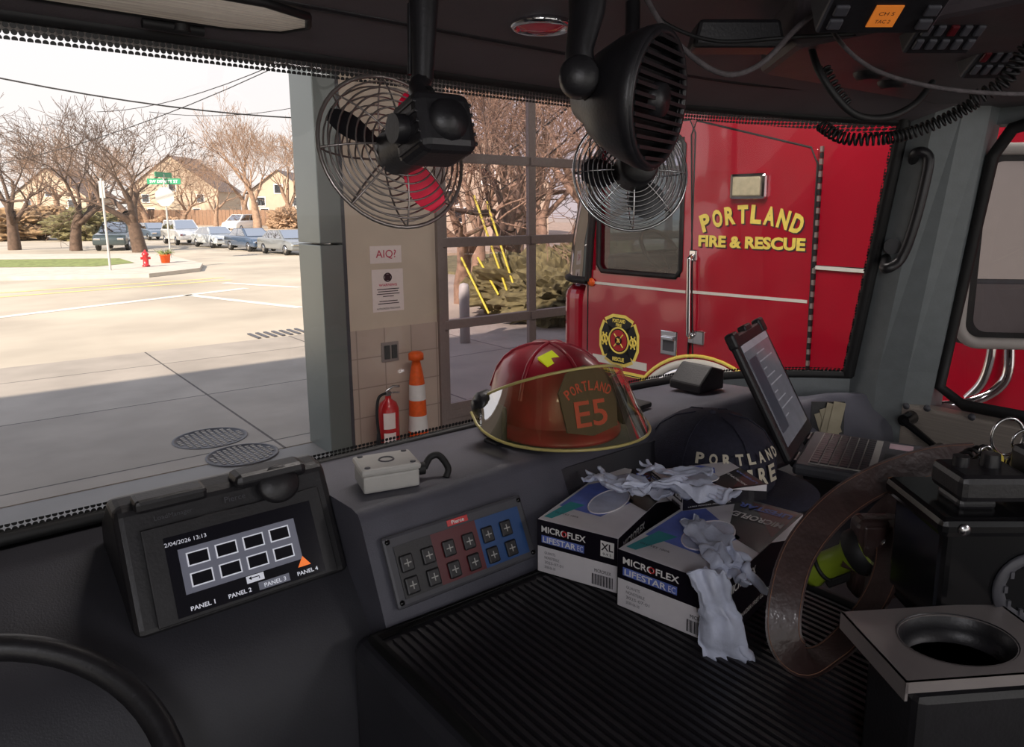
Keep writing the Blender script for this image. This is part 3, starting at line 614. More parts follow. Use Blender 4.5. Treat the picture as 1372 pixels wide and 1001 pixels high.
g=G(); g.tube(wn,.016,8,True); dobj(g,'window_rubber_seal',m_rub)
g=G(); g.add([p+V((.01,0,0)) for p in wn],[list(range(len(wn)))]); dobj(g,'side_window',g_wind)
g=G(); g.box((2.04,-.6,1.5),(2.10,.86,1.805),bev=.008); dobj(g,'metal_kick_panel',m_alu)
pc=onX(1219,560,2.03); pd=onX(1262,600,2.01)
g=G(); g.cyl((2.045,pc.y,pc.z),(1.99,pc.y,pc.z),.02,.016); g.tube([(1.99,pc.y,pc.z),(1.99,pd.y,pd.z)],[.016,.012],10,flat=.6); g.cyl((2.0,pd.y,pd.z),(1.93,pd.y,pd.z),.016,.02); dobj(g,'window_crank',m_blackg)
for (a,b) in ((1212,545),(1240,548),(1300,560)):
    q=onX(a,b,2.03); g=G(); g.lathe([(0,.006),(.008,.004),(.01,0)],10,T=axisT((2.04,q.y,q.z),(-1,0,0)))
    dobj(g,'screw',m_dgrey)
g=G(); pts=[at(1224,235,1.98),at(1226,206,1.88),at(1244,210,1.86),at(1238,250,1.86),at(1222,310,1.87),at(1206,348,1.88),at(1186,360,1.88),at(1188,345,1.99)]
g.tube(bez(pts,6),.013,10); g.cyl(at(1224,236,1.94),at(1224,236,2.0),.022); g.cyl(at(1196,330,1.95),at(1196,330,2.02),.022); cobj(g,'grab_handle',m_black)
def yw(x):
    for a,b in zip(bot[:-1],bot[1:]):
        if a[0]<=x<=b[0]: return a[1]+(b[1]-a[1])*(x-a[0])/(b[0]-a[0])
    return 1.0
def ss(a,b,x): t=max(0,min(1,(x-a)/(b-a))); return t*t*(3-2*t)
rows=[]
for i in range(40):
    x=.445+i*(2.035-.445)/39; Y=yw(x)-.005; e=.97+.04*max(0,min(1,(x-.6)/.7))
    if Y-e<.06: e=Y-.08
    dz=-.075*ss(1.58,1.78,x)
    rows.append([V((x,Y,1.0)),V((x,Y,1.866+dz)),V((x,Y-.05,1.878+dz)),V((x,e+.03,1.89+dz)),V((x,e+.01,1.887+dz)),V((x,e,1.875+dz)),V((x,e-.07,1.735)),V((x,e-.08,1.7)),V((x,e-.08,1.0))])
g=G(); g.loft(rows); g.add(rows[0],[list(range(9))]); dash=cobj(g,'dashboard',m_dash)
g=G(); g.loft([[V((p.x,p.y-.005,z)) for p in B if p.x>1.5] for z in (1.0,1.87)]); cobj(g,'windshield_sill',m_pillar)
rows=[]
for i in range(8):
    x=-.52+i*(.445+.52)/7; rows.append([V((x,1.295,1.0)),V((x,1.295,1.852)),V((x,1.2,1.842)),V((x,1.12,1.82)),V((x,1.03,1.785)),V((x,.95,1.70)),V((x,.92,1.6)),V((x,.92,1.0))])
g=G(); g.loft(rows); cobj(g,'instrument_panel',m_dash2)
g=G()
for i in range(3): q=onZ(662+i*10,590-i*3,1.89); g.box((q.x-.012,q.y-.02,1.884),(q.x+.012,q.y+.02,1.8915),bev=.002)
cobj(g,'defrost_vent',m_black)
fa=V((0,.07,.14)).normalized()
def face(x,t):
    e=.97+.04*max(0,min(1,(x-.6)/.7)); return V((x,e-.07+.07*t,1.735+.14*t))
g=G(); T=frame(face(.99,.5)+V((0,-.003,.0)),(1,0,0),fa); g.box((-.2,-.062,0),(.2,.062,.004),T,bev=.002); cobj(g,'dash_access_panel',m_dash2)
g=G(); g.prism([(.98,.28),(1.0,.62),(1.15,.78),(1.78,.74),(1.9,.6),(1.9,.2)],2.585,2.68,bev=.012); cobj(g,'overhead_console',m_cons)
g=G(); g.box((.40,-.6,1.0),(1.75,.93,1.722),bev=.02,seg=3); cobj(g,'engine_cover',m_dash2)
g=G(); g.box((-.55,-1.3,.95),(2.1,1.3,1.02)); cobj(g,'floor_pan',m_rub)
mt=thing('rubber_mat','black ribbed rubber tray mat on the engine cover','mat',TR((.42,.2,1.7225)))
g=G(); g.box((0,0,0),(.62,.69,.006),bev=.002)
for i in range(44): g.box((.02+i*.0135,.02,.005),(.0265+i*.0135,.67,.011))
g.obj('ribbed_surface',M('mat_rubber',(40,38,42),.45,var=.15),mt)
g=G(); g.tube([(0,0,.008),(.62,0,.008),(.62,.69,.008),(0,.69,.008)],.01,6,True); g.obj('raised_rim',m_rub,mt)
# ================================================================= FANS
def cage(g,Rr,dep,n,w):
    for s,dd in ((1,dep),(-1,dep*.8)):
        for k in range(1,n+1):
            f=k/n; g.ring((0,0,s*dd*(1-f**3)),Rr*f,w,n=40,k=4)
        for j in range(8):
            a=2*pi*j/8; g.tube([(cos(a)*Rr*f,sin(a)*Rr*f,s*dd*(1-f**3)) for f in [.1,.3,.5,.7,.85,.95,1]],w*1.2,4)
    g.ring((0,0,0),Rr,w*2.2,n=40,k=6)
def blades(par,Rr,m,nb=3):
    for j in range(nb):
        rows=[]
        for i in range(7):
            r=Rr*(.15+.75*i/6); hw=.55*sin(pi*(.2+.7*i/6))
            rows.append([V((cos(2*pi*j/nb+t)*r,sin(2*pi*j/nb+t)*r,t*Rr*.25)) for t in [-hw,-hw/2,0,hw/2,hw]])
        g=G(); g.loft(rows); g.obj('blade',m,par)
def camdir(l,d,u): return (rt*l+fh*d+ZZ*u).normalized()
c=at(528,203,.95); ax=camdir(-.6,.74,-.28)
f1=thing('dashboard_fan','small wire-cage fan with black motor and red blades','fan',axisT(c,ax),group='cab fans')
g=G(); cage(g,.1,.032,10,.0012); g.obj('wire_cage',m_wire,f1)
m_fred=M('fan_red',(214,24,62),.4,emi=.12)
mc=at(580,176,.83)
Ti=axisT(c,ax).inverted(); ml=Ti@mc
for (bx,by) in ((572,128),(585,262),(470,190)):
    tl=Ti@at(bx,by,.95); a0=math.atan2(tl.y,tl.x); rows=[]
    for i in range(7):
        r=.094*(.2+.78*i/6); hw=.36*sin(pi*(.2+.7*i/6)); rows.append([V((cos(a0+t)*r,sin(a0+t)*r,t*.02-.004)) for t in [-hw,-hw/2,0,hw/2,hw]])
    g=G(); g.loft(rows); g.obj('blade',m_fred if bx>500 else m_black,f1)
g=G()
g.box((ml.x-.036,ml.y-.034,ml.z-.035),(ml.x+.036,ml.y+.034,ml.z+.03),bev=.012,seg=3); g.cyl((ml.x*.3,ml.y*.3,-.02),(ml.x,ml.y,ml.z),.03); g.lathe([(0,-.012),(.02,-.01),(.024,0)],16,Matrix.Translation((ml.x,ml.y,ml.z-.034))); g.cyl((ml.x+.03,ml.y,ml.z),(ml.x+.05,ml.y,ml.z),.016)
for i in range(5): g.box((ml.x-.037,ml.y-.025+i*.011,ml.z-.03),(ml.x+.037,ml.y-.021+i*.011,ml.z+.02),bev=.001)
g.obj('motor_housing',m_black,f1)
g=G(); g.tube([at(566,108,.92),at(568,-40,.94),at(568,-90,.95)],[.013,.02,.026],12); g.tube(bez([at(566,108,.92),at(560,120,.9),at(568,135,.87)]),.012,8); g.box((-.03,-.03,-.004),(.03,.03,.004),T=Matrix.Translation(at(568,-95,.95)),bev=.003); g.tube([at(549,5,.93),at(549,100,.92)],.003,6);g.obj('ceiling_bracket',m_black,f1,world=True)
g=G(); g.tube(bez([at(549,132,.9),at(560,121,.9),at(575,118,.88),at(580,125,.87)]),.003,6); g.obj('power_cable',m_rub,f1,world=True)
c=at(868,133,.93); ax=camdir(.80,-.5,-.12)
f2=thing('dashboard_fan','black plastic drum fan with slotted grille on a ceiling bracket','fan',axisT(c,ax),group='cab fans')
g=G(); g.lathe([(0,-.1),(.022,-.1),(.03,-.095),(.042,-.075),(.055,-.065),(.075,-.03),(.085,0),(.087,.012),(.08,.018),(.075,.01)],40); g.obj('drum_housing',m_black,f2)
g=G()
for i in range(-6,7):
    x=i*.0118; h=math.sqrt(max(0,.076**2-x*x)); g.box((-h,x-.0022,.006),(h,x+.0022,.02))
g.ring((0,0,.014),.079,.005,n=40); g.lathe([(0,.024),(.02,.022),(.022,.01)],20); g.obj('slotted_grille',m_black,f2)
g=G(); g.lathe([(0,-.01),(.076,-.01)],32); g.obj('inner_baffle',m_rub,f2)
g=G(); g.tube([at(790,-60,.93),at(786,20,.92),at(776,70,.9),at(778,100,.9)],[.03,.026,.02,.02],12,flat=.7); g.lathe([(0,-.02),(.021,-.02),(.024,-.012),(.024,.012),(.021,.02),(0,.02)],20,T=axisT(at(776,104,.89),-fh)); g.tube([at(778,110,.9),at(800,130,.92)],.014,10); g.box((-.035,-.03,-.004),(.035,.03,.004),T=Matrix.Translation(at(790,-62,.93)),bev=.003); g.obj('ceiling_bracket',m_black,f2,world=True)
c=at(845,232,1.12); ax=camdir(-.12,.97,-.2)
f3=thing('dashboard_fan','wire-cage fan with three black blades near the windshield','fan',axisT(c,ax),group='cab fans')
g=G(); cage(g,.088,.026,13,.0010); g.obj('wire_cage',m_steel,f3); blades(f3,.085,m_black,3)
g=G(); g.lathe([(0,-.06),(.026,-.058),(.03,-.05),(.03,-.01),(0,-.01)],20); g.cyl((0,0,-.04),(0,.0,.02),.016); g.obj('motor_housing',m_black,f3)
g=G(); g.tube([c-ax*.03,at(845,150,1.1),at(848,20,1.14),at(848,-30,1.16)],.011,8); g.obj('ceiling_bracket',m_black,f3,world=True)
# ================================================================= DASH ITEMS
hc=V((.95,1.12,1.889)); HT=TR(hc,-12)
he=thing('fire_helmet','red firefighter helmet with clear face shield on the dashboard','helmet',HT)
g=G(); prof=[(1.0,.03),(1.0,.055),(.975,.088),(.9,.122),(.76,.15),(.56,.17),(.3,.182),(0,.186)]
g.lathe([(r*.122,z) for r,z in prof],40,sy=1.2)
g.obj('shell',m_redd,he)
g=G()
for a in (0,pi/3,-pi/3):
    pts=[]
    for i in range(17):
        f=-.97+1.94*i/16; q=abs(f); zz_=None
        for (r1,z1_),(r2,z2) in zip(prof[1:-1],prof[2:]):
            if r2<=q<=r1: zz_=z2+(z1_-z2)*(q-r2)/(r1-r2)
        pts.append((sin(a)*f*.122,cos(a)*f*.146,(zz_ or .06)+.001))
    g.tube(pts,.0045,6)
g.obj('shell_rib',m_redd,he)
g=G(); rows=[]
for i in range(49):
    a=2*pi*i/48; r1=(.118,.142); ext=.016+.03*max(0,cos(a))**2+.012*max(0,-cos(a))
    x,y=sin(a),cos(a); rows.append([V((x*r1[0]*.96,y*r1[1]*.96,.045)),V((x*(r1[0]+ext*.5),y*(r1[1]+ext*.6),.034)),V((x*(r1[0]+ext),y*(r1[1]+ext*1.2),.02)),V((x*(r1[0]+ext),y*(r1[1]+ext*1.2),.014)),V((x*r1[0]*.96,y*r1[1]*.96,.034))])
g.loft(rows); g.obj('brim',m_redd,he)
g=G(); g.lathe([(.105,.0),(.11,.0),(.11,.04),(.105,.045)],36,sy=1.2); g.obj('liner',m_rub,he)
RV=Matrix.Translation((0,.01,.07))@Matrix.Rotation(rad(-16),4,'X')@Matrix.Translation((0,-.01,-.07))
g=G(); rows=[]
for j in range(9):
    t=j/8; rows.append([V((sin(a)*(.142+.035*t),-.01-cos(a)*(.175+.05*t),.115-.15*t*(.12+.88*max(0,cos(a*.95))**.55)-.03*(1-max(0,cos(a*.9))))) for a in [rad(-94+188*i/32) for i in range(33)]])
g.loft(rows,RV); g.obj('face_shield',g_visor,he)
g=G(); g.tube(rows[0],.003,6,T=RV); g.tube(rows[-1],.003,6,T=RV); g.obj('shield_edge',M('shield_edge',(190,176,110),.3),he)
for s in (-1,1):
    g=G(); g.lathe([(0,.034),(.012,.034),(.013,.028),(.02,.028),(.026,.022),(.03,0)],20,T=axisT((s*.135,.01,.07),(s,0,0))); g.box((s*.14-.006,-.08,.01),(s*.14+.006,.03,.085),bev=.005); g.obj('shield_pivot',m_black,he)
ft=frame((0,-.157,.1),(1,0,0),(0,.3,1)); g=G(); g.prism([(-.056,-.055),(-.064,.02),(-.042,.055),(0,.068),(.042,.055),(.064,.02),(.056,-.055),(0,-.068)],0,.004,ft); g.obj('front_shield',M('shield_leather',(64,40,42),.5),he)
g=G(); g.arc('PORTLAND',ft@Matrix.Translation((0,-.06,.005)),.088,-.62,.62,.019,.011,bold=.02); g.text('E5',ft@Matrix.Translation((0,-.025,.005)),w=.07,h=.05,bold=.01); g.obj('front_shield_lettering',M('shield_text',(196,60,60),.5),he)
g=G(); q=frame((-.036,-.068,.1665),(1,.12,.3),(.1,.8,.5)); g.box((-.018,-.016,-.002),(.018,.016,.004),q); g.obj('sticker',m_hiviz,he)
q=onZ(532,655,1.8895); JT=TR((q.x,q.y+.035,1.8895),-14)
jb=thing('junction_box','light grey electrical junction box with screws on the dashboard','electrical box',JT)
g=G(); g.box((-.047,-.038,0),(.047,.038,.03),bev=.004); g.box((-.05,-.041,.03),(.05,.041,.042),bev=.005); g.obj('box_body',m_grey,jb)
for x in (-.038,.038):
    for y in (-.03,.03): g=G(); g.lathe([(0,.0435),(.005,.0432),(.005,.041)],10,Matrix.Translation((x,y,0))); g.obj('screw',m_dgrey,jb)
g=G(); g.ring((0,0,.042),.012,.002,n=16,k=5); g.obj('cover_knob',m_dgrey,jb)
g=G(); g.cyl((.045,0,.016),(.066,0,.016),.011); g.obj('cable_gland',m_rub,jb)
g=G(); g.tube(bez([(.066,0,.016),(.08,.01,.03),(.095,.005,.032),(.105,-.012,.014),(.098,-.02,.0)]),.006,8); g.obj('cable',m_rub,jb)
sp=thing('switch_panel','black switch panel with red and blue fields on the dash','control panel',frame(face(.60,.47)+V((0,-.003,0)),(1,0,0),fa))
g=G(); g.box((-.135,-.055,0),(.135,.055,.01),bev=.006); g.obj('bezel',m_dgrey,sp)
for nm,x0,x1,m in (('field_panel',-.12,-.055,m_black),('field_panel',-.055,.03,m_bred),('field_panel',.03,.12,m_blue)):
    g=G(); g.box((x0,-.043,.009),(x1,.037,.0115)); g.obj(nm,m,sp)
for c in range(6):
    for r in range(2):
        x=-.105+c*.038; y=-.026+r*.034; g=G(); g.mat(0).box((x-.011,y-.013,.011),(x+.011,y+.013,.016),bev=.003); g.mat(1).box((x-.006,y-.001,.0162),(x+.006,y+.0008,.0166)); g.box((x-.0008,y-.006,.0162),(x+.0008,y+.006,.0166)); g.obj('rocker_switch',[m_black,m_grey],sp)
for x in (-.127,.127):
    for y in (-.046,.046): g=G(); g.lathe([(0,.0125),(.004,.012),(.004,.009)],10,Matrix.Translation((x,y,0))); g.obj('screw',m_blackg,sp)
g=G(); g.mat(0).box((-.02,.04,.0095),(.02,.05,.011),bev=.0005); g.mat(1).text('Pierce',Matrix.Translation((0,.045,.0112)),w=.024,h=.006,bold=.02); g.obj('badge',[m_ored,m_white],sp)
pod=thing('control_display','black dash-mounted touch display with button grid and panel tabs','display',TR((.29,1.08,1.83)))
g=G(); g.prism([(1.015,1.78),(1.1,1.938),(1.15,1.942),(1.23,1.88),(1.23,1.83),(1.1,1.77)],.140,.445,YZ,bev=.012,seg=3)
g.box((.165,1.08,1.93),(.26,1.12,1.95),bev=.006); g.box((.3,1.08,1.93),(.41,1.13,1.953),bev=.01); g.obj('housing',m_black,pod,world=True)
FT=frame((.1475,1.013,1.785),(1,0,0),(0,.085,.158)) ; FT=FT@Matrix.Translation((0,0,.0022))@Matrix.Diagonal((1,.93,1,1))
def pobj(g,name,m): return g.obj(name,m,pod,world=True)
g=G(); g.box((.02,.004,-.001),(.275,.15,.003),FT,bev=.002); pobj(g,'screen_bezel',m_black)
g=G(); g.box((.045,.01,.003),(.255,.13,.0042),FT); pobj(g,'screen',m_scr)
g=G(); g.box((.06,.04,.0045),(.225,.108,.0052),FT); pobj(g,'button_area',m_lcd)
for c in range(4):
    for r in range(2):
        x=.069+c*.0385;y=.048+r*.031; g=G(); g.mat(0).box((x,y,.0053),(x+.03,y+.021,.0058),FT); g.mat(1).box((x+.002,y+.002,.0059),(x+.028,y+.019,.0063),FT); pobj(g,'touch_button',[m_lcdw,m_scr])
g=G(); g.text('2/04/2026 13:13',FT@Matrix.Translation((.045,.119,.0045)),w=.055,h=.006,bold=.0,align='L')
pobj(g,'date_lettering',m_lcdw)
for i in range(4):
    g=G(); g.text('PANEL %d'%(i+1),FT@Matrix.Translation((.078+i*.05,.0185,.0045 if i!=2 else .0062)),w=.032,h=.0065,bold=.02); pobj(g,'tab_lettering',m_lcdw)
g=G(); g.box((.155,.013,.0044),(.2,.025,.0055),FT); pobj(g,'active_tab',m_lcd)
g=G(); g.add([(.215,.028,.0055),(.235,.028,.0055),(.225,.044,.0055)],[(0,1,2)],FT); pobj(g,'warning_icon',m_warn)
g=G(); g.box((.14,.028,.0045),(.165,.039,.005),FT); g.mat(1).tube([(.158,.031,.0055),(.158,.035,.0055),(.147,.035,.0055)],.0008,4,T=FT); g.add([(.147,.038,.0055),(.147,.032,.0055),(.143,.035,.0055)],[(0,1,2)],FT); pobj(g,'return_icon',[m_lcdw,m_scr])
g=G(); g.text('LoadManager',FT@Matrix.Translation((.04,.162,.0)),w=.05,h=.009,align='L'); g.text('Pierce',FT@Matrix.Translation((.15,.165,.0)),w=.03,h=.009); pobj(g,'badge',m_dgrey)
g=G(); g.lathe([(0,.012),(.028,.012),(.032,.006),(.032,0)],28,T=FT@Matrix.Translation((.215,.17,.001))); pobj(g,'round_knob',m_black)
sw=thing('steering_wheel','black steering wheel in front of the driver display','steering wheel',axisT((-.08,.80,1.74),(0,-.62,.78)))
g=G(); g.ring((0,0,0),.215,.015,n=56,k=10); g.obj('rim',m_black,sw)
g=G()
for a in (rad(0),rad(180),rad(-90)): g.tube([(cos(a)*.05,sin(a)*.05,-.03),(cos(a)*.205,sin(a)*.205,0)],[.02,.012],8,flat=.5)
g.obj('spoke',m_black,sw)
g=G(); g.lathe([(0,-.01),(.05,-.012),(.065,-.03),(.06,-.06),(.03,-.08),(0,-.08)],32); g.obj('hub',m_black,sw)
g=G(); g.cyl((0,0,-.3),(0,0,-.07),.035); g.obj('column',m_black,sw)
# ================================================================= LAPTOP
zb=1.80; HA=onZ(1062,618,zb); HB=onZ(1092,570,zb)
hx=(HB-HA).normalized(); W_=.27
yk=V((hx.y,-hx.x,0))
LT=frame(HA,hx,-yk); D_=.25
lp=thing('laptop','rugged black laptop open on a mount with dim screen','laptop',LT)
g=G(); g.box((-.005,-D_,-.03),(W_+.005,0,-.004),bev=.008); g.obj('base',m_dgrey,lp)
g=G(); g.box((.015,-D_*.66,-.004),(W_-.015,-.03,-.002)); g.obj('keyboard_tray',m_grey,lp)
g=G()
for r in range(6):
    for c in range(14):
        x=.018+c*.0168; y=-.05-r*.0202; g.box((x,y,-.003),(x+.0142,y+.017,.001),bev=.001)
o=g.obj('keyboard_keys',M('key_black',(54,50,56),.4),lp); o['kind']='stuff'
g=G(); g.box((W_*.35,-D_+.015,-.004),(W_*.6,-D_*.7,-.002)); g.obj('touchpad',m_black,lp)
g=G(); g.box((W_*.78,-D_+.02,-.004),(W_*.92,-D_*.72,-.0025)); g.obj('sticker',M('sticker_pink',(220,190,200),.5),lp)
tilt=rad(28)
ST=Matrix(((1,0,0,0),(0,sin(tilt),-cos(tilt),0.0),(0,cos(tilt),sin(tilt),0.0),(0,0,0,1)))
g=G(); g.box((-.01,.0,-.018),(W_+.01,.305,.0),ST,bev=.006); g.box((-.014,.275,-.02),(.03,.313,.004),ST,bev=.006); g.box((W_-.03,.275,-.02),(W_+.014,.313,.004),ST,bev=.006); g.box((W_*.4,.3,-.02),(W_*.6,.315,.002),ST,bev=.004); g.obj('lid',m_black,lp)
g=G(); g.box((.012,.03,.0),(W_-.012,.277,.0012),ST); g.obj('screen',M('laptop_screen',(128,128,138),.12,emi=.1),lp)
g=G(); g.mat(0).box((.012,.26,.0012),(W_-.012,.277,.0018),ST); g.mat(1).box((.02,.06,.0012),(.09,.24,.0016),ST)
for i in range(9): g.mat(0).box((.1,.24-i*.02,.0012),(.1+.13*(.6+.4*sin(i*2.1)),.243-i*.02,.0016),ST)
g.obj('screen_content',[M('ui_grey',(172,174,184),.3,emi=.12),M('ui_dark',(76,80,94),.3,emi=.05)],lp)
g=G(); g.cyl((.02,0,-.012),(.08,0,-.012),.01); g.cyl((W_-.08,0,-.012),(W_-.02,0,-.012),.01); g.obj('hinge',m_black,lp)
g=G(); g.box((.02,-D_+.02,-.045),(W_-.02,-.02,-.03),bev=.004); g.cyl((W_/2,-D_/2,-.08),(W_/2,-D_/2,-.04),.03); g.obj('dock_mount',m_black,lp)
q=at(1112,548,1.88)
cb=thing('clipboard','cream papers tucked behind the laptop by the pillar','papers',frame(q,rt,(0,.1,1)))
g=G(); g.box((-.05,-.07,-.004),(.04,.02,0)); g.obj('board',m_black,cb)
R=random.Random(2)
for i in range(4): g=G(); g.box((-.045+.016*i,-.07,.001+i*.002),(.0+.012*i,.0+.008*i,.002+i*.002),Matrix.Rotation(rad(R.uniform(-14,20)),4,'Z')); g.obj('paper_sheet',M('old_paper',(170,160,136),.7),cb)
# ================================================================= GLOVE BOXES
def gbox(px_tl,px_tr,zt,L,h,label,size,name='glove_box'):
    A=onZ(*px_tl,zt);Bq=onZ(*px_tr,zt); w=(Bq-A).length; th=math.degrees(math.atan2(Bq.y-A.y,Bq.x-A.x)); T=TR((A.x,A.y,zt-h),th)
    e=thing(name,label,'glove box',T,group='boxes of disposable gloves')
    g=G(); g.box((0,0,0),(w,L,h),bev=.0015); g.obj('carton',m_card,e)
    FF=frame((0,-.0006,0),(1,0,0),(0,0,1)); TT2=frame((0,0,h+.0006),(1,0,0),(0,1,0)); SS=frame((w+.0006,0,0),(0,1,0),(0,0,1))
    g=G(); g.add([(0,h*.5,0),(w,h*.5,0),(w,h,0),(0,h,0)],[(0,1,2,3)],FF); g.add([(0,0,0),(L,0,0),(L,h*.55,0),(L*.55,h,0),(0,h,0)],[(0,1,2,3,4)],SS)
    g.add([(w*.62,L*.5,0),(w,L*.40,0),(w,L,0),(w*.3,L,0)],[(0,1,2,3)],TT2); g.obj('black_print',m_cardk,e)
    g=G(); g.mat(0).text('MICROFLEX',FF@Matrix.Translation((w*.06,h*.84,.0006)),w=w*.56,h=h*.12,bold=.02,align='L')
    g.mat(1).box((w*.06,h*.58,.0003),(w*.6,h*.72,.0008),FF); g.mat(0).text('LIFESTAR',FF@Matrix.Translation((w*.08,h*.65,.001)),w=w*.42,h=h*.11,bold=.02,align='L'); g.text('EC',FF@Matrix.Translation((w*.52,h*.65,.001)),w=w*.07,h=h*.1,bold=.0,align='L')
    g.mat(2).ring((w*.355,h*.84,.001),h*.045,h*.012,FF,n=14,k=4)
    g.mat(0).box((w*.8,h*.62,.0003),(w*.96,h*.9,.0008),FF); g.mat(3).text(size,FF@Matrix.Translation((w*.88,h*.8,.001)),h=h*.13,bold=.02); g.text('9-9.5' if size=='XL' else '8-8.5',FF@Matrix.Translation((w*.88,h*.67,.001)),w=w*.1,h=h*.05)
    for i,t in enumerate(('GUANTS','NONSTERILE','2025-07-01','2030-06-30')): g.mat(4).text(t,FF@Matrix.Translation((w*.1,h*(.4-.09*i),.0006)),w=w*(.14+.05*(i%3)),h=h*.05,align='L')
    for i in range(22): g.mat(3).box((w*(.7+.0115*i),h*.06,.0003),(w*(.7+.0115*i+.004+.004*((i*7)%3==0)),h*.26,.0006),FF)
    g.mat(3).text('MICROFLEX',FF@Matrix.Translation((w*.83,h*.33,.0006)),w=w*.2,h=h*.06)
    g.mat(0).text('MICROFLEX',SS@Matrix.Translation((L*.06,h*.8,.0006)),w=L*.3,h=h*.14,bold=.02,align='L'); g.text('LATEX POWDER-FREE GLOVES',SS@Matrix.Translation((L*.06,h*.2,.0006)),w=L*.5,h=h*.08,align='L')
    g.mat(0).text('MICROFLEX',TT2@Matrix.Translation((w*.68,L*.76,.001))@Matrix.Rotation(pi,4,'Z'),w=w*.56,h=h*.22,bold=.03); g.mat(1).text('LIFESTAR',TT2@Matrix.Translation((w*.68,L*.9,.001))@Matrix.Rotation(pi,4,'Z'),w=w*.54,h=h*.2,bold=.04)
    g.mat(3).text('GLOVES 100%',TT2@Matrix.Translation((w*.25,L*.12,.001)),w=w*.3,h=h*.06)
    g.obj('lettering',[m_white,m_cardl,m_ored,m_cardk,M('print_grey',(120,118,124),.5)],e)
    g=G()
    g.mat(0).add([(w*.04,L*.22,0),(w*.6,L*.2,0),(w*.75,L*.5,0),(w*.2,L*.72,0),(w*.04,L*.6,0)],[(0,1,2,3,4)],TT2)
    g.mat(1).add([(w*.04,L*.04,.0003),(w*.14,L*.04,.0003),(w*.3,L*.3,.0003),(w*.1,L*.3,.0003)],[(0,1,2,3)],TT2)
    g.mat(2).add([(w*.5,L*.97,.0008),(w*.97,L*.97,.0008),(w*.97,L*.6,.0008)],[(0,1,2)],TT2)
    g.obj('coloured_print',[m_cardl,m_teal,m_bred],e)
    g=G(); O=[V((w*.5+cos(a)*w*.2,L*.42+sin(a)*L*.2,.001)) for a in [2*pi*i/24 for i in range(24)]]; g.mat(0).add(O,[list(range(24))],TT2); g.obj('dispensing_slot',m_glove,e)
    g=G(); g.tube([TT2@o for o in O],.0014,5,True); g.obj('slot_rim',m_card,e)
    return e,T,w
b1,T1,w1=gbox((720,695),(828,722),1.83,.30,.0955,'white and black carton of size XL examination gloves','XL')
b2,T2_,w2=gbox((828,735),(968,785),1.83,.31,.0955,'white and black carton of size L examination gloves','L')
b3,T3,w3=gbox((872,630),(915,664),1.858,.17,.028,'small opened flat glove carton on top of another box','M')
def gl(base,dirn,s,seed,label,m=m_glove,hang=0,amp=.012,wd=1.0):
    R=random.Random(seed); g=G(); base=V(base); d=V(dirn).normalized(); N_=ZZ if hang<.5 else (CAM-base).normalized(); sd=d.cross(N_).normalized()
    def P(l,w,h=0):
        p=base+d*(l*s)+sd*(w*s*wd)+N_*(h*s); o=V((seed*3.1,0,0))
        return p+(V((noise.noise(p*22+o),noise.noise(p*22-o),noise.noise(p*26+o)))*amp+V((noise.noise(p*70+o),noise.noise(p*66-o),noise.noise(p*75+o)))*amp*.5)*s
    rows=[]
    for i in range(22):
        l=-.11+.2*i/21; hw=.034+.012*sin(pi*min(1,max(0,(l+.05)/.16))) ; row=[]
        for k in range(28):
            a=2*pi*k/28; fold=.006*sin(cos(a)*7+seed+l*30); row.append(P(l,cos(a)*hw*(1+.1*sin(3*a+seed+l*25)),sin(a)*.007+.009+fold))
        rows.append(row)
    g.mat(0).loft(rows,closed=True); g.add(rows[-1],[list(range(28))])
    g.mat(0).tube(rows[0],.0016,5,True)
    for k,(w,L,an) in enumerate(((-.032,.055,-.5),(-.021,.075,-.18),(-.006,.085,.02),(.010,.08,.16),(.026,.062,.38))):
        pts=[];rs=[]; c=R.uniform(-.6,.6)
        for i in range(12):
            t=i/11; pts.append(P(.07+L*t*cos(an),w+L*t*sin(an)+.02*c*t*t,.008+.014*sin(t*4+k)*t)); rs.append(s*(.0105-.003*t*t) if i<11 else s*.003)
        if k==0: pts=[P(.02+L*i/11*.8,-.034-.03*i/11,.006) for i in range(12)]
        g.mat(0).tube(pts,rs,10,flat=.6)
    g.obj('disposable_glove',[m,m_gblue],label=label,cat='glove',group='loose disposable gloves')
gl(onZ(850,655,1.852),rt*-.75+fh*.45,.72,1,'crumpled pale disposable glove pulled from the XL box',amp=.02,wd=.7)
gl(onZ(905,656,1.876),rt*.9-fh*.15,.72,2,'crumpled pale blue-white disposable glove on the cartons',amp=.024,wd=.7)
gl(onZ(912,634,1.882),rt*-.7+fh*.2,.5,3,'small crumpled pale disposable glove on the top carton',amp=.02,wd=.8)
gl(T2_@V((w2+.004,-.012,.032)),V((.0,-.0,-1))+rt*.2,.86,5,'pale disposable glove draped over the side of the L box',hang=1,amp=.014,wd=.8)
gl(T2_@V((w2*.72,.075,.106)),(T2_.to_3x3()@V((.9,-.7,-.1))),.75,7,'bunched pale disposable glove spilling from the L box',amp=.022,wd=.85)
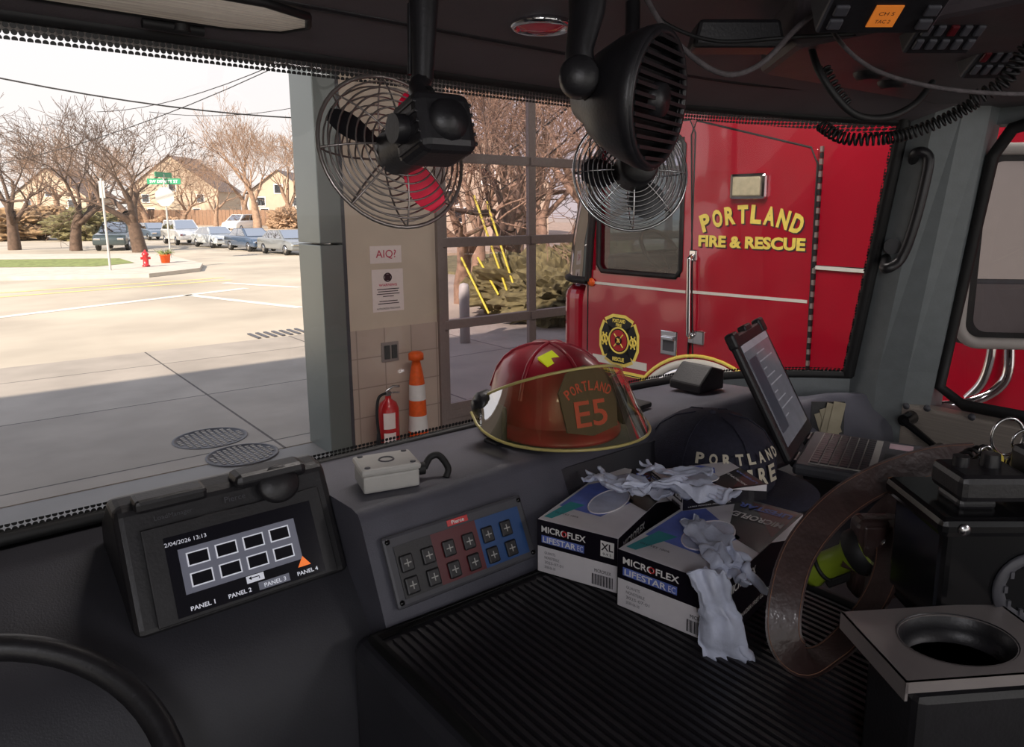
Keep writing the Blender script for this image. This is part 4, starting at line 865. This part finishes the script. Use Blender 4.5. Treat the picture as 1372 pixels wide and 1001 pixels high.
# ================================================================= CAP
q=onZ(955,655,1.77); CT=TR((q.x+.04,q.y+.04,1.775),-20)@Matrix.Scale(1.32,4)
cp=thing('baseball_cap','navy baseball cap with cream embroidered lettering behind the cartons','cap',CT)
g=G(); g.lathe([(.1,0),(.101,.03),(.095,.06),(.08,.085),(.055,.102),(.025,.109),(0,.11)],32,sy=1.1); g.lathe([(.0,.115),(.006,.113),(.007,.109)],12); g.obj('crown',m_navy,cp)
g=G()
for i in range(6):
    a=pi/6+pi*i/3; g.tube([(cos(a)*r*1.01,sin(a)*r*1.1*1.01,z+.001) for r,z in ((.1,0),(.101,.03),(.095,.06),(.08,.085),(.055,.102),(.025,.109))],.0012,4)
g.obj('seam',m_navy,cp)
g=G(); rows=[]
for i in range(17):
    a=rad(-95+ 95*i/16); x,y=cos(a),sin(a); ff=sin(pi*i/16)**.6; rows.append([V((x*.098,y*.108,.006)),V((x*(.098+.035*ff),y*(.108+.035*ff),.004+.006*ff)),V((x*(.098+.07*ff),y*(.108+.07*ff),-.004+.002*ff)),V((x*(.098+.07*ff),y*(.108+.07*ff),-.007)),V((x*.098,y*.108,.002))])
g.loft(rows); g.obj('brim',m_navy,cp)
g=G()
def capt(word,z,a0,a1,h,w):
    n=len(word)
    for i,ch in enumerate(word):
        a=rad(a0+(a1-a0)*(i+.5)/n); r=.1015 if z<.05 else .0965; nrm=V((cos(a),sin(a),.25 if z<.05 else .55)).normalized(); xd=V((-sin(a),cos(a),0)); o=V((cos(a)*r,sin(a)*r*1.1,z)); g.text(ch,frame(o+nrm*.002,xd,nrm.cross(xd)),h=h,w=w*(.5 if ch=='I' else 1),bold=.04)
capt('PORTLAND',.066,-140,-50,.017,.0125); capt('FIRE',.038,-112,-58,.026,.018); g.obj('embroidery',m_thread,cp)
# ================================================================= BELT
bp=[(1310,612,.99),(1250,618,.96),(1180,642,.93),(1120,680,.89),(1072,738,.85),(1052,805,.81),(1052,858,.79),(1078,884,.79),(1118,870,.81),(1158,826,.84),(1184,778,.88),(1192,735,.92),(1186,700,.95)]
pts=bez([at(*b) for b in bp],6); m_=len(pts)
bl=thing('leather_strap','dark brown leather radio strap looped over the console','strap',TR(at(1078,884,.79)))
Ns=[]
for i in range(m_):
    f=ss(.48,.66,i/(m_-1)); n1=(-fh*.80+ZZ*.55-rt*.12); n2=(-fh*.30+ZZ*.55-rt*.80); Ns.append((n1*(1-f)+n2*f).normalized())
g=G(); g.ribbon(pts,.042,Ns,.0016); g.obj('strap_band',m_leather,bl,world=True)
g=G()
for k in (-.018,.018):
    q=[]
    for i,p in enumerate(pts):
        tg=(pts[min(i+1,len(pts)-1)]-pts[max(i-1,0)]).normalized(); wv=tg.cross(Ns[i]).normalized(); nn=wv.cross(tg).normalized(); q.append(p+wv*k+nn*.002)
    g.tube(q,.0006,4)
g.obj('stitching',m_stitch,bl,world=True)
bp2=[(1385,640,.92),(1310,630,.97),(1240,650,1.02),(1190,684,1.0),(1160,722,.98),(1145,765,.94)]
pts2=bez([at(*b) for b in bp2],6); g=G(); g.ribbon(pts2,.036,(-fh*.75+ZZ*.55-rt*.35).normalized(),.0016); g.obj('strap_tail',m_leather,bl,world=True)
q=at(1178,740,.95); e=thing('radio_holster','brown leather radio holster with snap on the console','holster',frame(q,rt,ZZ)); g=G(); g.box((-.035,-.07,-.03),(.035,.05,.012),bev=.012,seg=3); g.obj('pouch',m_leather,e); g=G(); g.lathe([(0,.004),(.007,.003),(.008,0)],14,Matrix.Translation((.0,.02,.016))); g.obj('snap',m_steel,e); g=G(); g.box((-.03,.0,.01),(.03,.045,.016),bev=.003); g.obj('flap',m_leather,e)
q=at(1120,752,.98); fl=thing('flashlight','lime green and black right-angle flashlight on the console','flashlight',axisT(q,(rt*.5+ZZ*.5-fh*.4)))
g=G(); g.lathe([(0,-.05),(.022,-.05),(.024,-.04),(.02,-.03),(.02,.02),(.03,.03),(.032,.05),(.028,.055),(0,.052)],24); g.obj('body',m_lime,fl); g=G(); g.lathe([(.0325,.032),(.034,.035),(.034,.05),(.03,.057)],24); g.box((-.01,-.03,-.03),(.01,-.018,.02),bev=.003); g.ring((0,0,-.02),.0215,.003); g.obj('bezel',m_rub,fl)
# ================================================================= RADIO RACK + CUP HOLDER
RT=Matrix.Translation(at(1335,745,.78))@Matrix(((rt.x,fh.x,0,0),(rt.y,fh.y,0,0),(0,0,1,0),(0,0,0,1)))
rr=thing('radio_charger','black radio charger rack with portable radio on the console','radio charger',RT)
g=G(); g.box((-.075,-.02,-.1),(.12,.1,.045),bev=.01,seg=3); g.box((-.085,-.03,.035),(.13,.11,.058),bev=.008); g.obj('rack_body',m_blackg,rr)
g=G(); g.lathe([(.03,-.0),(.045,.004),(.045,0)],28,T=axisT((.03,-.021,-.03),(0,-1,0)))
for i in range(10): a=2*pi*i/10; g.box((.03+cos(a)*.03-.002,-.0235,-.03+sin(a)*.03-.004),(.03+cos(a)*.03+.002,-.02,-.03+sin(a)*.03+.004))
g.obj('speaker_grille',m_dgrey,rr)
g=G(); g.box((-.05,0,.055),(-.005,.05,.07),bev=.006); g.box((-.055,-.01,.068),(.03,.06,.1),bev=.008); g.cyl((.0,.03,.09),(.0,.03,.115),.012,.010); g.cyl((-.035,.03,.09),(-.035,.03,.112),.009); g.box((.04,-.01,.05),(.11,.06,.12),bev=.008); g.obj('portable_radio',m_black,rr)
for x in (-.06,.1): g=G(); g.lathe([(0,.003),(.006,.002),(.007,0)],10,T=axisT((x,-.031,.047),(0,-1,0))); g.obj('screw',m_steel,rr)
g=G(); g.tube(coil([at(1300,640,.86),at(1290,628,.88),at(1296,612,.9),at(1320,605,.92)],.008,9),.0025,5); g.obj('coiled_cord',m_rub,label='black coiled microphone cord on the console',cat='cord')
kr=thing('key_ring','metal carabiner ring with keys above the radio charger','key ring',axisT(at(1350,585,.86),-fh))
g=G(); g.ring((0,0,0),.02,.002,n=28,sy=1.2); g.ring((.02,-.006,.004),.016,.0016,n=24); g.obj('split_ring',m_steel,kr)
for i,a in enumerate((-.9,-.4,.2,.6)):
    g=G(); Tm=Matrix.Rotation(a,4,'Z')@Matrix.Translation((0,-.022,.003*i)); g.ring((0,-.01,0),.007,.0025,Tm,n=14); g.box((-.0035,-.042,-.001),(.0035,-.017,.001),Tm); g.box((.002,-.038,-.001),(.006,-.034,.001),Tm); g.obj('key',m_gold if i%2 else m_steel,kr)
q=onZ(1282,856,1.90); ch=thing('cup_holder','brushed metal cup holder bracket with round hole','cup holder',TR((q.x,q.y,1.90),-34))
w=.084; g=G(); n=40; out=[];inn=[]
for i in range(n):
    a=2*pi*i/n+pi/4; c_,s_=cos(a),sin(a); k=1/max(abs(c_),abs(s_)); out.append(V((c_*k*w*1.15,s_*k*w*.74,0))); inn.append(V((c_*.06,s_*.046,0)))
g.loft([out+[out[0]],inn+[inn[0]]],smooth=False); g.loft([[p-V((0,0,.003)) for p in out+[out[0]]],[p-V((0,0,.003)) for p in inn+[inn[0]]]],smooth=False); g.loft([inn+[inn[0]],[p-V((0,0,.003)) for p in inn+[inn[0]]]],smooth=False)
g.box((-w*1.15,-w*.74,-.012),(w*1.15,-w*.74+.003,0)); g.box((-w*1.15,-w*.74,-.02),(-w*1.15+.003,w*.74,0)); g.box((w*1.15-.003,-w*.74,-.03),(w*1.15,w*.74,0)); g.obj('bracket_plate',M('plate_metal',(168,160,158),.35,.6,var=.12,scale=8),ch)
g=G(); g.lathe([(.0,-.03),(.052,-.03),(.056,-.015),(.0585,-.002),(.062,.001)],36,sy=.78); g.obj('cup_well',m_black,ch)
g=G(); g.box((-.07,-.045,-.175),(.07,.05,-.03),bev=.01); g.obj('pedestal',m_black,ch)
# ================================================================= OVERHEAD ITEMS
rl=thing('dome_light','round red ceiling light with chrome ring','light',TR((onZ(725,43,2.632).x,onZ(725,43,2.632).y,2.646)))
g=G(); g.ring((0,0,-.004),.045,.007,n=36,k=8); g.obj('bezel_ring',m_chrome,rl); g=G(); g.lathe([(0,-.014),(.025,-.012),(.042,-.004)],32); g.obj('lens',M('red_lens',(170,24,50),.2,coat=.6,emi=.1),rl)
P=[(-.25,1.0),(.36,1.0),(.43,1.03),(.45,1.08),(.43,1.13),(.36,1.16),(-.25,1.16)]
sv=thing('sun_visor','pale streaked translucent sun visor under the roof','sun visor',TR((.1,1.08,2.615)))
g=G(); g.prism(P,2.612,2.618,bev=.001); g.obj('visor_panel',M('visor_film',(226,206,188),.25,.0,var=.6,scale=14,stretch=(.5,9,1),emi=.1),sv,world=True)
g=G(); g.tube([V((x,y,2.615)) for x,y in P],.006,6,True); g.obj('visor_edge',m_rub,sv,world=True)
g=G(); g.cyl((.3,1.17,2.60),(.3,1.17,2.66),.012); g.tube([(.25,1.172,2.606),(.33,1.172,2.606)],.008,8); g.obj('hinge_clip',m_rub,sv,world=True)
def unit(px,py,w,h,label,disp=None,seed=0):
    q=onZ(px,py,2.582); e=thing('radio_unit',label,'radio',frame(q+ZZ*.02,rt,(ZZ*.5-fh*.85)),group='radio units on the overhead console')
    g=G(); g.box((-w/2,-h/2,-.02),(w/2,h/2,.03),bev=.004); g.obj('case',m_dgrey,e)
    g=G(); g.box((-w/2+.004,-h/2+.004,.03),(w/2-.004,h/2-.004,.0315)); g.obj('face_plate',m_black,e)
    if disp:
        g=G(); g.box((-w*.1,-h*.26,.0315),(w*.13,h*.28,.033)); g.obj('display',M('amber_lcd',(230,130,50),.4,emi=.3),e)
        for i,t in enumerate(disp): g=G(); g.text(t,Matrix.Translation((w*.015,h*(.1-.2*i),.0335)),w=w*.13,h=h*.09); g.obj('display_lettering',m_ink,e)
    for i in range(5):
        x=-w*.38+i*w*.19
        if disp and -w*.2<x<w*.24: continue
        for y0,y1 in ((-.3,-.05),(.05,.3)):
            g=G(); g.box((x-w*.06,y0*h,.031),(x+w*.06,y1*h,.036),bev=.002); g.obj('button',m_bred if (i+seed)%4==0 and y0>0 else m_dgrey,e)
    return e
unit(1175,18,.14,.06,'black overhead radio with small orange display',('CH 5','TAC 2'),1); unit(1262,45,.09,.07,'black overhead switch unit with small buttons',None,2); unit(1335,80,.09,.08,'black overhead control head with buttons',None,4)
g=G(); q=at(985,50,1.15); g.prism([(-.07,-.02),(.07,-.02),(.06,.02),(-.06,.02)],-.03,.03,T=frame(q,rt,ZZ),bev=.006); g.obj('ceiling_vent',m_black,label='black angular vent housing under the roof lining',cat='vent')
for k,(px,py) in enumerate(((1165,98),(1196,110))):
    q=onZ(px,py,2.584); g=G(); g.lathe([(0,-.01),(.02,-.012),(.026,-.004),(.028,.004)],24); g.ring((0,0,-.006),.02,.002); g.obj('map_light',m_black,T=TR((q.x,q.y,2.584)),label='round black map light on the overhead console',cat='light',group='overhead map lights')
def cable(pp,r,label,m=m_rub,name='cable',n=8): g=G(); g.tube(bez([at(*p) for p in pp],n),r,8); g.obj(name,m,label=label,cat='cable',group='hanging cables')
m_rope=M('rope_grey',(84,78,80),.8,var=.25,scale=80,bump=.5)
cable([(858,-20,1.0),(885,30,.98),(930,78,.97),(975,100,.97),(1020,85,.98),(1065,40,1.0),(1105,5,1.03),(1115,-20,1.04)],.0038,'grey cloth-covered cord drooping from the ceiling',m_rope)
cable([(1098,8,1.05),(1125,55,1.0),(1165,90,.98),(1220,110,.97),(1290,122,.97),(1372,126,.98),(1420,120,1.0)],.003,'grey cloth-covered cord along the overhead console',m_rope)
cable([(1085,55,1.15),(1100,100,1.1),(1140,150,1.1),(1185,158,1.12),(1225,140,1.14),(1250,110,1.16)],.0055,'black headset cable looping under the console')
cable([(860,-10,1.1),(890,30,1.1),(960,55,1.08),(1060,50,1.05),(1150,45,1.05)],.003,'thin dark wire along the ceiling')
def coilo(pp,turns,r,label): g=G(); g.tube(coil([at(*p) for p in pp],r,turns),.0022,5); g.obj('coiled_cord',m_rub,label=label,cat='cord',group='coiled headset cords')
coilo([(1100,168,1.25),(1130,185,1.22),(1180,186,1.2),(1220,178,1.2),(1270,158,1.18),(1310,135,1.16)],34,.009,'black coiled headset cord hanging by the pillar')
coilo([(1105,90,1.15),(1120,120,1.13),(1135,140,1.12)],10,.007,'black coiled headset cord under the console')
coilo([(1300,135,1.1),(1345,110,1.08),(1372,70,1.06),(1400,50,1.05)],16,.01,'black coiled headset cord near the side window')
# mirror outside
mc=at(1385,333,2.12); mr=thing('side_mirror','tall grey rounded truck side mirror outside the window','mirror',TR(mc,-48))
g=G(); g.box((-.2,-.0,-.3),(.2,.13,.3),bev=.06,seg=6,smooth=True); g.obj('housing',m_dgrey,mr)
def rrect(w_,h_,r):
    o=[]
    for sx,sz,a0 in ((1,1,0),(-1,1,pi/2),(-1,-1,pi),(1,-1,1.5*pi)):
        for i in range(7): a=a0+pi/2*i/6; o.append((sx*(w_-r)+cos(a)*r,sz*(h_-r)+sin(a)*r))
    return o
fr_=rrect(.185,.285,.06); gi=rrect(.15,.25,.04)
g=G(); g.tube([V((x,-.005,z)) for x,z in fr_],.018,8,True); g.obj('mirror_frame',m_grey,mr)
g=G(); g.loft([[V((x,-.002,z)) for x,z in fr_+[fr_[0]]],[V((x,-.010,z)) for x,z in gi+[gi[0]]]],smooth=False); g.obj('inner_bezel',m_rub,mr)
up_=[p for p in gi if p[1]>0]; lo_=[p for p in gi if p[1]<=0]
g=G(); g.add([V((x,-.011,z)) for x,z in up_+[(-.15,-.09),(.15,-.09)]],[list(range(len(up_)+2))]); g.obj('mirror_glass',M('mirror',(128,122,120),.1,1,var=.02),mr)
g=G(); g.add([V((x,-.011,z)) for x,z in lo_+[(.15,-.105),(-.15,-.105)]],[list(range(len(lo_)+2))]); g.obj('dark_reflection',M('mirror_reflection_dark',(70,66,68),.15,1,var=.02),mr)  # lower glass coloured darker to paint in a dark reflection
g=G(); g.tube(bez([(.0,.08,-.28),(.0,.08,-.42),(-.1,.1,-.5),(-.3,.1,-.52)]),.016,10); g.tube(bez([(.0,.08,.28),(.0,.08,.4),(-.1,.1,.44),(-.3,.1,.44)]),.016,10); g.obj('mirror_arm',m_chrome,mr)
g=G(); g.prism([(0,0),(.1,0),(.1,.05),(.05,.065),(.0,.02)],-.05,.05,T=frame((1.42,1.14,1.89),(1,0,0),(0,0,1)),bev=.005); g.obj('device_case',m_black,label='black angular device case at the windshield base',cat='case')
g=G(); g.box((-.07,-.04,0),(.07,.04,.014),bev=.006); g.obj('tablet_case',m_rub,T=TR((1.17,1.12,1.8895),8),label='flat black tablet case beside the helmet',cat='tablet')
# ================================================================= LIGHT, WORLD, CAMERA
w=bpy.data.worlds.new('World'); S.world=w; w.use_nodes=True; nt=w.node_tree; bg=nt.nodes['Background']
tc=nt.nodes.new('ShaderNodeTexCoord'); se=nt.nodes.new('ShaderNodeSeparateXYZ'); cr=nt.nodes.new('ShaderNodeValToRGB')
nt.links.new(tc.outputs['Generated'],se.inputs[0]); nt.links.new(se.outputs['Z'],cr.inputs[0]); nt.links.new(cr.outputs[0],bg.inputs[0])
cr.color_ramp.elements[0].position=0; cr.color_ramp.elements[0].color=(1,.96,.90,1); cr.color_ramp.elements[1].position=.6; cr.color_ramp.elements[1].color=(.72,.82,1,1)
e=cr.color_ramp.elements.new(.25); e.color=(.97,.97,1,1)
bg.inputs[1].default_value=1.18
def light(kind,name,loc,dirn,power,size=1,col=(1,1,1),sy=None):
    l=bpy.data.lights.new(name,kind); l.energy=power; l.color=col
    if kind=='AREA': l.size=size
    if kind=='AREA' and sy: l.shape='RECTANGLE'; l.size_y=sy
    if kind=='SUN': l.angle=rad(1.0)
    o=bpy.data.objects.new(name,l); COL.objects.link(o); o.matrix_basis=axisT(loc,-V(dirn)); return o
light('SUN','sun',(0,0,20),(1.4,.79,-1.0),10,col=(1,.905,.75))
light('AREA','bay_fill_light',(2.6,2.0,4.5),(.35,0,-1),150,.5,(1,.95,.9),3.5)  # unseen fill lights added over the bay to brighten the red truck
light('AREA','bay_fill_light',(2.6,-3.5,4.5),(.35,0,-1),100,.5,(1,.95,.9),3.5)
light('AREA','bay_fill_light',(7.5,3,4.5),(0,0,-1),60,.5,(1,.95,.9),3)
light('AREA','cab_fill_light',(-.35,-.5,2.62),(.6,.75,-.7),6.5,.3,(.97,.95,1))  # unseen fill lights added to brighten the cab and the cartons
light('AREA','cab_fill_light',(1.3,-.7,2.62),(.1,.7,-.6),3.5,.3,(1,.95,.96))
cd=bpy.data.cameras.new('camera'); cd.sensor_fit='HORIZONTAL'; cd.sensor_width=36; cd.lens=36*FP/1372; cd.shift_x=-(PX-686)/1372; cd.shift_y=-(500.5-PY)/1372
cd.clip_start=.02; cd.clip_end=500
co=bpy.data.objects.new('camera',cd); COL.objects.link(co)
co.matrix_world=Matrix(((rt.x,up.x,-fw.x,CAM.x),(rt.y,up.y,-fw.y,CAM.y),(rt.z,up.z,-fw.z,CAM.z),(0,0,0,1)))
S.camera=co
S.view_settings.view_transform='Standard'; S.view_settings.look='None'; S.view_settings.exposure=0
